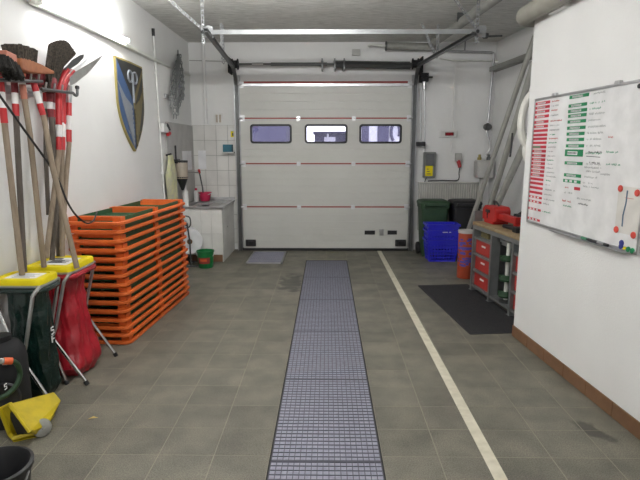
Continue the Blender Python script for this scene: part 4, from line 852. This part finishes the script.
# ================================================================== BINS AND CRATES
def wheelie(label, xc, yf, wd, h, mat, lidmat, dp=.55):
    t = thing('wheelie_bin', label, 'bin', (xc, yf+dp/2, 0))
    def sec(z, s, yo=0): return [V(xc+x, yf+dp/2+y+yo, z) for x, y in rrect(-wd/2*s, wd/2*s, -dp/2*s, dp/2*s, .05, 3)]
    part('body', MB().loft([sec(.05, .80), sec(.10, .82), sec(h*.55, .9), sec(h-.12, .96), sec(h-.115, 1.02), sec(h-.05, 1.03)]), mat, t, smooth=True)
    part('lid', MB().loft([sec(h-.055, 1.06), sec(h-.03, 1.07), sec(h-.005, 1.0), sec(h+.012, .8)]), lidmat, t, smooth=True)
    part('front_lip', MB().box(xc-wd*.40, xc+wd*.40, yf-.045, yf+.02, h-.075, h-.03), lidmat, t, bevel=.01)
    for s in (-1, 1): part('wheel', MB().lathe([(0, -.03), (.08, -.03), (.1, -.02), (.1, .02), (.08, .03), (0, .03)], V(xc+s*(wd*.46), yf+dp-.12, .1), 18, (1, 0, 0)), 'black', t, smooth=True)
    for s in (-1, 1): part('foot', MB().box(xc+s*wd*.3-.04, xc+s*wd*.3+.04, yf+.06, yf+.14, 0, .06), mat, t)
    part('rear_handle', MB().tube([V(xc-wd*.4, yf+dp, h-.06), V(xc-wd*.4, yf+dp+.06, h-.04), V(xc+wd*.4, yf+dp+.06, h-.04), V(xc+wd*.4, yf+dp, h-.06)], .016, 8), lidmat, t)
wheelie('dark green wheelie bin against the radiator behind the blue crates', 1.725, 8.18, .45, .90, 'dgreen', 'dgreen', .42)
wheelie('black wheelie bin right of the green wheelie bin', 2.235, 8.19, .45, .90, 'black', 'black', .42)
def crate(z, label, s, slots=True):
    t = thing('plastic_crate', label, 'crate', (1.785, 7.98, z), 0.02, 'nested blue crates'); w0, w1, d0, d1, h = .19, .235, .12, .145, .34
    def cor(f_): return (w0+(w1-w0)*f_, d0+(d1-d0)*f_)
    for sx, sy, nm in ((0, -1, 'front'), (0, 1, 'back'), (-1, 0, 'left'), (1, 0, 'right')):
        mb = MB()
        def P(u, f_, off=0):
            W, D = cor(f_)
            return V(u*W, sy*(D+off), f_*h) if sy else V(sx*(W+off), u*D, f_*h)
        up = (0, 1, 0) if sy else (1, 0, 0)
        for f_, wd in ((.03, .03), (.18, .018), (.34, .018), (.5, .018), (.66, .02), (.86, .06)): mb.bar(P(-1, f_), P(1, f_), .012, wd, up=(0, 0, 1))
        nv = 9 if sy else 7
        for i in range(nv+1): u = -1+2*i/nv; mb.bar(P(u, 0), P(u, .8), .016 if 0 < i < nv else .034, .010, up=up)
        part('%s_wall' % nm, mb, 'blue', t, local=True)
    W, D = cor(1); mb = MB(); o, i_ = rrect(-W-.026, W+.026, -D-.026, D+.026, .03, 3), rrect(-W+.006, W-.006, -D+.006, D-.006, .02, 3); n = len(o)
    mb.add([(x, y, zz) for zz in (h-.03, h) for q in (o, i_) for x, y in q], [f for i in range(n) for j in [(i+1) % n] for f in ((i, n+i, n+j, j), (2*n+i, 2*n+j, 3*n+j, 3*n+i), (i, j, 2*n+j, 2*n+i), (n+i, 3*n+i, 3*n+j, n+j))])
    part('rim', mb, 'blue', t, local=True); part('base', MB().box(-w0, w0, -d0, d0, 0, .012), 'blue', t, local=True)
    return t
crate(0.004, 'lowest of three nested blue plastic crates in front of the green bin', 0)
c2 = crate(.15, 'middle one of three nested blue plastic crates, with a white mark, by the green bin', 1)
crate(.245, 'uppermost of three nested blue plastic crates in front of the green bin', 2)
mb = MB()
for x0, x1 in ((-.02, .06), (.08, .11)): mb.box(x0, x1, -.172, -.162, .312, .325)
part('white_mark', mb, 'whiteb', c2, local=True)
# orange drum with blue print
q = V(1.875, 6.86, 0); t = thing('orange_drum', 'orange drum with blue mottled print standing between the crates and the rack', 'drum', q)
part('body', MB().lathe([(0, .005), (.10, .005), (.105, .015), (.105, .62), (.098, .625), (.098, .58), (0, .58)], q, 28), 'terra', t, smooth=True)
part('rim', MB().lathe([(.092, .62), (.112, .62), (.112, .655), (.092, .655), (.092, .62)], q, 28), 'grey_render', t, smooth=True)
random.seed(21); mb = MB()
for i in range(110):
    a = random.uniform(PI, 2*PI); z = random.choice([.2, .24, .28, .36, .42, .48, .54])+random.uniform(-.015, .015); wd = random.uniform(.02, .07)/.105; hh = random.uniform(.006, .018)
    r = .1062; vs = [q+V(r*math.cos(a+wd*k/3), r*math.sin(a+wd*k/3), z+s*hh) for s in (-1, 1) for k in range(4)]; mb.add(vs, [(k, k+1, 5+k, 4+k) for k in range(3)])
part('blue_print', mb, 'bprint', t, kind='stuff')
# ================================================================== TOOL RACK WITH BENCH TOP
BA = math.atan2(-.992, .126); BO = V(1.780, 6.25, .011)
bn = thing('workbench', 'grey steel rack bench with open bays and a wooden top in the recess', 'bench', BO, BA)
BL, BD, BH = 1.50, .56, .84
def bpart(nm, mb, m, **k): return part(nm, mb, m, bn, local=True, **k)
for i, (x, hh) in enumerate(((0, .98), (.50, BH-.04), (1.0, BH-.04), (BL-.05, BH-.04))):
    for y in (0, BD-.05):
        hh = hh if y == 0 else BH-.04; yy = -.002 if y == 0 else BD-.09
        mb = MB().box(x, x+.045, yy, yy+.006, 0, hh).box(x+.039, x+.045, yy, yy+.10, 0, hh).box(x, x+.006, yy, yy+.10, 0, hh); mb.box(x-.01, x+.055, yy-.008, yy+.10, 0, .006)
        bpart('post', mb, 'rackg')
for x0 in (0, .5, 1.0):
    for k, z in enumerate((.07, .27, .47, .67)):
        if x0 == .5 and k: continue
        bpart('shelf_rail', MB().box(x0+.05, x0+.5, 0.002, .03, z-.02, z+.006), 'rackg'); 
        bpart('shelf', MB().box(x0+.01, x0+.5, .02, BD-.01, z-.004, z+.002), 'rackg') if x0 != .5 or z < .1 else None
bpart('top_frame', MB().box(-.0, BL, -.004, .03, BH-.07, BH-.015).box(0, BL, BD-.03, BD, BH-.07, BH-.015), 'rackg')
bpart('bench_top', MB().box(-.0+.06, BL, -.03, BD, BH-.015, BH+.02), 'bench', bevel=.004)
for x in (.004, .502, 1.002): bpart('side_sheet', MB().box(x+.03, x+.034, .10, BD-.05, .0, BH-.07), 'dsteel')  # darker steel than the posts, shade inside the bays put into the colour
def on_bench(x, y, z): return bn.matrix_basis @ V(x, y, z)
def drawer(x0, x1, z0, z1, label, y=.03, ln=.42):
    mb = MB().box(x0+.01, x1-.01, y+.02, y+ln, z0+.004, z1-.02).box(x0, x1, y, y+.02, z0+.002, z1)
    d = bpart('drawer', mb, 'drawer', bevel=.005, label=label); xm, zm = (x0+x1)/2, z0+(z1-z0)*.55
    part('label_grip', MB().box(xm-.05, xm+.05, y-.008, y+.001, zm, zm+.022), 'white', d, local=True, bevel=.003)
for k, (z, nm) in enumerate(((.077, 'bottom'), (.277, 'middle'), (.477, 'top'))): drawer(.05, .495, z, z+.172, 'red drawer with white grip')
for k, (z, nm) in enumerate(((.077, 'bottom'), (.277, 'lower middle'), (.477, 'upper middle'))): drawer(1.05, 1.44, z, z+.165, 'red drawer with white grip')
def bbox_thing(nm, label, cat, x0, x1, y0, y1, z0, z1, m, bevel=.01, lidm=None):
    t = thing(nm, label, cat, on_bench((x0+x1)/2, (y0+y1)/2, z0), BA); W, D = (x1-x0)/2, (y1-y0)/2
    part('body', MB().box(-W, W, -D, D, 0, (z1-z0)*.8), m, t, local=True, bevel=bevel); part('lid', MB().box(-W-.004, W+.004, -D-.004, D+.004, (z1-z0)*.8, z1-z0), lidm or m, t, local=True, bevel=bevel*.6); return t
bbox_thing('tool_case', 'small olive case on the upper shelf above the red drawers', 'case', .1, .3, .06, .3, .674, .76, 'dgold', lidm='lime')
bbox_thing('storage_box', 'blue box on the upper shelf of the right bay by the wall edge', 'box', 1.1, 1.4, .05, .35, .674, .78, 'teal')
# pale stanchion with green collars in the open middle bay
t = thing('support_jack', 'pale steel jack rod with dark green collars in the open middle bay', 'jack', on_bench(.82, .06, .078), BA)
part('rod', MB().cyl((0, 0, 0), (0, 0, .66), .022, n=12), 'wmet', t, local=True, smooth=True)
for z in (.06, .24, .46): part('collar', MB().lathe([(.022, 0), (.075, 0), (.08, .02), (.05, .05), (.022, .06)], (0, 0, z), 16).box(-.15, .02, -.02, .02, z, z+.03), 'dgreen', t, local=True, smooth=True)
part('foot', MB().lathe([(0, 0), (.07, 0), (.07, .02), (.03, .03), (0, .03)], (0, 0, 0), 16), 'dsteel', t, local=True)
t = thing('hanging_tray', 'grey metal tray hanging under the bench top in the middle bay', 'tray', on_bench(.72, .2, .67), BA); part('pan', MB().box(-.12, .16, -.12, .1, 0, .05), 'steel', t, local=True, bevel=.01); part('lip', MB().box(-.13, .17, -.13, -.115, .035, .06), 'steel', t, local=True)
# red vise on the bench
vz = BH+.02
t = thing('bench_vise', 'red bench vise with black lever and long red slide on the bench top', 'vise', on_bench(.22, .17, vz), BA)
part('foot', MB().box(-.10, .14, -.09, .10, 0, .04), 'tool', t, local=True, bevel=.008)
part('body', MB().prism([(-.16, .03), (.19, .03), (.19, .17), (.15, .205), (-.10, .205), (-.16, .16)], -.10, .09, frame((0, 0, 0), (1, 0, 0), (0, 0, 1), (0, -1, 0))), 'tool', t, local=True, bevel=.015)
part('jaw_gap', MB().box(-.06, .05, -.096, -.088, .125, .16).box(-.02, .0, -.096, -.088, .06, .13), 'black', t, local=True)
part('slide', MB().box(.18, .64, -.05, .03, .065, .135), 'tool', t, local=True, bevel=.01); part('end_plate', MB().box(.60, .64, -.08, .06, .04, .15), 'tool', t, local=True, bevel=.008)
part('lever', MB().tube(smooth_path([(-.03, 0, .2), (-.04, 0, .235), (.0, -.02, .255), (.06, -.02, .25), (.09, 0, .21)], 4), .011, 8), 'black', t, local=True, smooth=True)
part('screw_knob', MB().lathe([(0, -.03), (.03, -.025), (.036, 0), (.03, .025), (0, .03)], (-.18, -.02, .07), 12, (1, 0, 0)), 'black', t, local=True, smooth=True)
part('handle', MB().tube([(-.185, -.12, .05), (-.185, .08, .09)], .009, 8), 'black', t, local=True)
t = thing('tool_pouch', 'dark cloth pouch on the bench top behind the red slide', 'pouch', on_bench(.52, .40, vz), BA); part('bag', MB().lathe([(0, .004), (.12, .004), (.14, .03), (.12, .12), (.06, .17), (0, .175)], (0, 0, 0), 18), 'rubber', t, local=True, smooth=True); part('flap', MB().box(-.06, .06, -.13, .0, .10, .14), 'rubber', t, local=True, bevel=.01)
t = thing('wooden_crate', 'small brown box standing on the bench against the right wall edge', 'box', on_bench(.95, .32, vz), BA)
part('panel', MB().box(-.09, .09, -.02, .02, .0, .2), 'grey_render', t, local=True)
for x in (-.1, .09): part('side', MB().box(x, x+.015, -.05, .05, 0, .21), 'brown', t, local=True)
part('top', MB().box(-.1, .105, -.05, .05, .2, .215), 'brown', t, local=True)
t = thing('hand_tool', 'black hand tool lying on the bench top under the red slide', 'tool', on_bench(.78, .09, vz), BA); part('body', MB().tube([(-.16, 0, .025), (.02, .02, .03), (.12, 0, .03)], [.022, .026, .03], 10), 'black', t, local=True, smooth=True); part('head', MB().box(.10, .2, -.04, .05, 0, .06), 'black', t, local=True, bevel=.01)
# ================================================================== WHITEBOARD
wb = thing('whiteboard', 'large whiteboard with metal frame and handwriting on the right wall', 'whiteboard', rw(.83, 1.6))
_a, _b, _c = rs(pw(535.3, 100.4, .02)), rs(pw(526.7, 219, .02)), rs(pw(636.5, 256.3, .02))
S0, S1, Z0, Z1 = (_a[0]+_b[0])/2+.004, _c[0]+.0, (_b[1]+_c[1])/2+.004, _a[1]
F0 = FR(0, 0)
part('panel', MB().prism([(S0, Z0), (S1, Z0), (S1, Z1), (S0, Z1)], .004, .016, F0), 'board', wb)
for x0, x1, z0, z1 in ((S0-.008, S1+.008, Z1-.006, Z1+.012), (S0-.008, S1+.008, Z0-.012, Z0+.006), (S0-.008, S0+.008, Z0, Z1), (S1-.008, S1+.008, Z0, Z1)):
    part('frame_rail', MB().prism([(x0, z0), (x1, z0), (x1, z1), (x0, z1)], 0, .024, F0), 'steel', wb, bevel=.002)
part('pen_tray', MB().prism([(S0+.45, Z0-.018), (S1-.08, Z0-.018), (S1-.08, Z0-.010), (S0+.45, Z0-.010)], 0, .06, F0), 'steel', wb, bevel=.003)
for u, v in ((557, 94.5), (621, 82.5)):
    s, z = rs(pw(u, v)); part('clip', MB().prism([(s-.035, Z1), (s+.035, Z1), (s+.02, Z1+.03), (s-.02, Z1+.03)], 0, .03, F0), 'steel', wb, bevel=.004)
BO_ = .0165
random.seed(4)
def scribble(mb, s, z, L, h, jit=.4, wd=.0022):
    x = s; k = 0
    while x < s+L:
        w_ = h*random.uniform(.5, .9)
        if random.random() < .15: x += h*.8; continue
        p = [(x, z+h*random.uniform(-.2, .3)), (x+w_*.35, z+h*random.uniform(.5, 1.0)), (x+w_*.6, z+h*random.uniform(0, .4)), (x+w_, z+h*random.uniform(.0, .6))]
        for (a, b), (c, d) in zip(p, p[1:]):
            dx, dz = c-a, d-b; l = math.hypot(dx, dz) or 1; nx, nz = -dz/l*wd/2, dx/l*wd/2
            mb.prism([(a-nx, b-nz), (c-nx, d-nz), (c+nx, d+nz), (a+nx, b+nz)], BO_-.001, BO_+.0006, F0)
        x += w_*1.15
def strip(label, s, z, L, h, col, style, grp):
    t = thing('name_strip', label, 'magnet', rw(s+L/2, z, .017), 0, grp)
    part('magnet', MB().prism([(s, z-h/2), (s+L, z-h/2), (s+L, z+h/2), (s, z+h/2)], BO_, BO_+.004, F0), col, t)
    if style == 'card': c_ = (.16, .72)
    elif style == 'dash': c_ = None
    else: c_ = None
    if c_:
        f_ = part('name_field', MB().prism([(s+L*c_[0], z-h*.26), (s+L*c_[1], z-h*.30), (s+L*c_[1], z+h*.22), (s+L*c_[0], z+h*.26)], BO_+.004, BO_+.0048, F0), 'whiteb', t)
        mb = MB(); x = s+L*c_[0]+.004
        while x < s+L*c_[1]-.008: ww = random.uniform(.004, .012); mb.prism([(x, z-h*.12), (x+ww, z-h*.12), (x+ww, z+h*.1), (x, z+h*.1)], BO_+.0045, BO_+.0052, F0); x += ww+.005
        part('name_print', mb, 'ink', f_)
    if style == 'dash':
        for k in range(3): a = s+L*(.12+.27*k); part('name_field', MB().prism([(a, z-h*.35), (a+L*.15, z-h*.35), (a+L*.15, z+h*.35), (a, z+h*.35)], BO_+.004, BO_+.0048, F0), 'whiteb', t)
    if style == 'dark': part('name_field', MB().prism([(s+L*.04, z-h*.3), (s+L*.62, z-h*.3), (s+L*.62, z+h*.3), (s+L*.04, z+h*.3)], BO_+.004, BO_+.0048, F0), 'inkgr', t)
ords = ['first', 'second', 'third', 'fourth', 'fifth', 'sixth', 'seventh', 'eighth', 'ninth', 'tenth', 'eleventh', 'twelfth', 'thirteenth', 'fourteenth', 'fifteenth', 'sixteenth', 'seventeenth', 'eighteenth', 'nineteenth', 'twentieth']
reds = [103, 107.3, 111.6, 116.5, 121.9, 126.4, 130.6, 135, 138.8, 142.8, 147, 150.3, 154.7, 158.7, 162.5, 166.3, 170.3, 174.2, 178.3, 182.5, 187, 191.7, 196.3, 200.8, 208.3, 218.3]
nR = len(reds)
scb = {'inkg': MB(), 'inkgr': MB(), 'inkr': MB(), 'ink': MB()}
def ul(v): return 535.3-(v-103)/115*8.0                                 # left end of the red column against height
for i, v in enumerate(reds):
    u0 = ul(v)+.6; u1 = u0+14.2-(2.5 if i == 0 else 0)*0-(v-103)/115*2.2
    s0, z = rs(pw(u0, v+.4, .017)); s1, _z = rs(pw(u1, v-.4 if v < 150 else v+1.2, .017)); z = (z+_z)/2
    style = 'card' if i < 6 or 11 <= i <= 17 else 'dark' if i == 10 else 'dash' if i >= 22 else 'plain'
    nm = ords[i]+' from the top' if i < 20 else ords[nR-1-i]+' from the bottom'
    if i == nR-1: nm = 'lowest, at the bottom left corner'
    strip('red magnetic name strip in the left column, %s' % nm, s0, z, s1-s0, (.022 if style != 'plain' else .020) if i < 22 else .018, 'mred', style, 'red name strips')
    if i < 25: scribble(scb[random.choice(['inkg', 'inkg', 'inkgr', 'inkg', 'inkr'])], s1+.03, z-.006, random.uniform(.07, .17), .013)
greens = [(570, 589, 96), (569, 587, 105), (568.5, 587, 110.6), (568.5, 586.5, 115.4), (568, 586, 121.3), (567.5, 585.5, 127.7), (567, 584.5, 133.7), (567, 584, 139.5), (566.3, 584, 145.6), (565.3, 583, 152.7), (565, 582.5, 163), (564.3, 581, 175.2), (563.5, 580.5, 181)]
for i, (u0, u1, v) in enumerate(greens):
    s0, z = rs(pw(u0, v+.8 if v < 140 else v, .017)); s1, _z = rs(pw(u1, v-.8 if v < 140 else v+.5, .017)); z = (z+_z)/2
    big = i == 9
    strip('green magnetic name strip in the right column, %s from the top%s' % (ords[i], ', the tallest' if big else ''), s0, z, s1-s0, .050 if big else .023, 'mgreen', 'dash' if i == 12 else 'card', 'green name strips')
    scribble(scb[random.choice(['inkg', 'inkg', 'inkgr'])], s1+.03, z-.006, random.uniform(.12, .2), .016)
s0, z = rs(pw(574.5, 188.3, .017)); s1, _ = rs(pw(580, 189, .017))
strip('short red magnet alone under the green column', s0, z, s1-s0, .022, 'mred', 'plain', None)
s_, z_ = rs(pw(588, 152, .017))
for (u, v, L, c) in ((564, 188, .07, 'inkr'), (564, 193, .10, 'inkg'), (562, 201, .12, 'inkr'), (563, 206, .10, 'inkgr'), (588, 153, .16, 'ink'), (606, 153, .12, 'inkgr'), (588, 163.5, .13, 'ink'), (602, 131, .0, 'inkr'), (607, 138, .06, 'inkr'), (584, 168, .2, 'inkg'), (586, 172, .16, 'inkg'), (606, 165, .14, 'inkgr'), (577, 199, .16, 'inkg'), (577, 204, .13, 'ink'), (583, 187, .18, 'inkg'), (600, 175, .1, 'inkg')):
    s, z = rs(pw(u, v, .017)); scribble(scb[c], s, z, L, .016)
for k, mb in scb.items(): part('handwriting', mb, k, wb, kind='stuff')
mb = MB(); a, b = rs(pw(586, 156.5, .017)), rs(pw(600, 157.5, .017)); mb.prism([(a[0], a[1]), (b[0], b[1]), (b[0], b[1]+.004), (a[0], a[1]+.004)], BO_-.001, BO_+.0006, F0); part('underline', mb, 'ink', wb)
# sheet held by four round magnets
pts = [pw(u, v, .018) for u, v in ((618.5, 185), (640, 187.5), (634.5, 236), (614.5, 233.5))]; q = [rs(p) for p in pts]; s_min, s_max = q[0][0]+.005, S1-.012; z_max, z_min = 1.508, 1.215
t = thing('route_sheet', 'white sheet with a blue line held by red magnets at the right of the whiteboard', 'sheet', rw((s_min+s_max)/2, z_min, .017))
part('paper', MB().prism([(s_min, z_min), (s_max, z_min), (s_max, z_max), (s_min, z_max)], BO_, BO_+.0012, F0), 'sheet', t)
mb = MB(); ln = [rs(pw(u, v, .018)) for u, v in ((627.5, 190.5), (626, 203), (623, 215), (622, 226.5))]
for (a, b), (c_, d) in zip(ln, ln[1:]): mb.prism([(a-.0065, b), (a+.0065, b), (c_+.0065, d), (c_-.0065, d)][::-1], BO_+.001, BO_+.002, F0)
part('blue_line', mb, 'line_blue', t)
mb = MB(); o_ = rs(pw(625, 198, .018)); mb.prism([(o_[0], o_[1]), (o_[0]+.08, o_[1]), (o_[0]+.08, o_[1]+.003), (o_[0], o_[1]+.003)], BO_+.001, BO_+.002, F0)
F1 = scb
for u, v in ((628, 207), (629, 210), (626, 219)):
    o_ = rs(pw(u, v, .018)); scribble(mb, o_[0], o_[1], .06, .012)
part('red_print', mb, 'inkr', t)
for k, (u, v, nm) in enumerate(((620.5, 188.5, 'upper left'), (637.3, 193, 'upper right'), (616.2, 229.5, 'lower left'), (633.3, 235.2, 'lower right'))):
    s, z = rs(pw(u, v, .02)); s = min(s, S1-.03)
    o = part('round_magnet', MB().lathe([(0, .0), (.021, 0), (.022, .004), (.019, .008), (0, .009)], rw(s, z, .0178), 18, RN), 'mag_red', None, smooth=True); tag(o, 'round red magnet on the %s corner of the white sheet' % nm, 'magnet', 'round red magnets')
for u, v, m, r, nm, lab in ((621.5, 243, 'mag_blue', .020, 'round_magnet', 'upper dark blue magnet at the lower right corner of the whiteboard'), (621, 246.5, 'mag_blue', .019, 'round_magnet', 'lower dark blue magnet left of the yellow magnet'), (624.8, 248.3, 'yellow', .012, 'round_magnet', 'small yellow magnet at the bottom of the whiteboard'), (628.3, 249.5, 'mgreen', .019, 'round_magnet', 'left green magnet at the bottom of the whiteboard'), (632.3, 251, 'mgreen', .019, 'round_magnet', 'right green magnet at the bottom right of the whiteboard'), (639.5, 86, 'black', .015, 'round_magnet', 'black magnet at the upper right corner of the whiteboard')):
    s, z = rs(pw(u, v, .02)); s = min(s, S1-.02); tag(part(nm, MB().lathe([(0, .0), (r*.95, 0), (r, .004), (r*.85, .009), (0, .01)], rw(s, z, .0168), 16, RN), m, None, smooth=True), lab, 'magnet')
for u, v, m, lab in ((586.5, 238.5, 'inkgr', 'dark green marker pen lying on the whiteboard tray, leftmost pen'), (592, 240.5, 'black', 'black marker pen lying on the whiteboard tray, second pen'), (602, 244.5, 'steel', 'grey marker pen lying on the whiteboard tray, rightmost pen')):
    s, z = rs(pw(u, v, .03)); t = thing('marker_pen', lab, 'pen', rw(s, Z0-.004, .035))
    part('barrel', MB().cyl(rw(s-.05, Z0-.001, .035), rw(s+.03, Z0-.001, .035), .0085, n=10), m, t); part('cap', MB().cyl(rw(s+.03, Z0-.001, .035), rw(s+.07, Z0-.001, .035), .0095, n=10), 'black', t)
# ================================================================== DUCT ALONG THE TOP OF THE RIGHT WALL
t = thing('ceiling_duct', 'thick beige duct running along the top of the whiteboard wall', 'duct', rw(1, 2.92, .1))
R0 = .072
pth = [rw(6.0, 2.86, .085), rw(1.0, 2.855, .085), rw(.03, 2.845, .085)]+[rw(.02-.12*math.sin(a), 2.845, .085-.12*(1-math.cos(a))) for a in [PI/2*i/6 for i in range(1, 7)]]+[rw(-.10, 2.845, -.35)]
part('pipe', MB().tube(pth, R0, 20), 'beige', t, smooth=True)
for s in (.9, 2.4): part('pipe_collar', MB().cyl(rw(s-.02, 2.855, .085), rw(s+.02, 2.855, .085), R0+.008, n=20), 'beige', t, smooth=True)
q = pw(560, 8, .03); s, z = rs(q); part('bracket', MB().prism([(s-.16, z-.01), (s+.10, z-.01), (s+.10, z+.015), (s-.16, z+.015)], 0, .05, F0), 'white', t)
# ================================================================== OUTSIDE THE DOOR WINDOWS
struct('ground', MB().box(-30, 30, YB+.25, 60, -.1, -.02), 'asphalt')
b1 = thing('neighbour_building', 'lavender grey building seen through the left door window', 'building', (-3.2, 17, 0))
part('wall', MB().box(-7, -1.25, 16, 22, 0, 6), 'facade', b1); part('roof', MB().box(-7.3, -.95, 15.7, 22.3, 6, 6.3), 'asphalt', b1)
for x in (-2.5, -4.3): part('window', MB().box(x, x+.9, 15.96, 16.02, 2.6, 3.8), 'pane', b1)
b2 = thing('garage_block', 'low lavender garage seen through the middle door window', 'building', (.4, 20, 0))
part('wall', MB().box(-.45, .78, 19, 22, 0, 2.22), 'facade', b2); part('roof', MB().box(-.5, .8, 18.9, 22.1, 2.22, 2.3), 'facade', b2); part('door', MB().box(-.1, .30, 18.95, 19.02, 0, 2.1), 'facade2', b2); part('pillar', MB().box(.0, .06, 18.9, 18.96, 0, 2.22), 'facade2', b2)
b3 = thing('pale_building', 'pale building with a bright arch seen through the right door window', 'building', (2, 18, 0))
part('wall', MB().box(1.02, 5.5, 18, 24, 0, 6), 'facade2', b3); part('roof', MB().box(.9, 5.7, 17.8, 24.2, 6, 6.3), 'asphalt', b3)
for x0, x1 in ((1.18, 1.42), (1.72, 2.1)): part('window', MB().box(x0, x1, 17.95, 18.03, 1.2, 4.2), 'facade', b3)
part('arch', MB().tube([V(2.32+.14*math.cos(a), 17.96, 2.25+.32*math.sin(a)) for a in [PI*(1.35-1.5*i/12) for i in range(13)]], .05, 8), 'facade', b3)
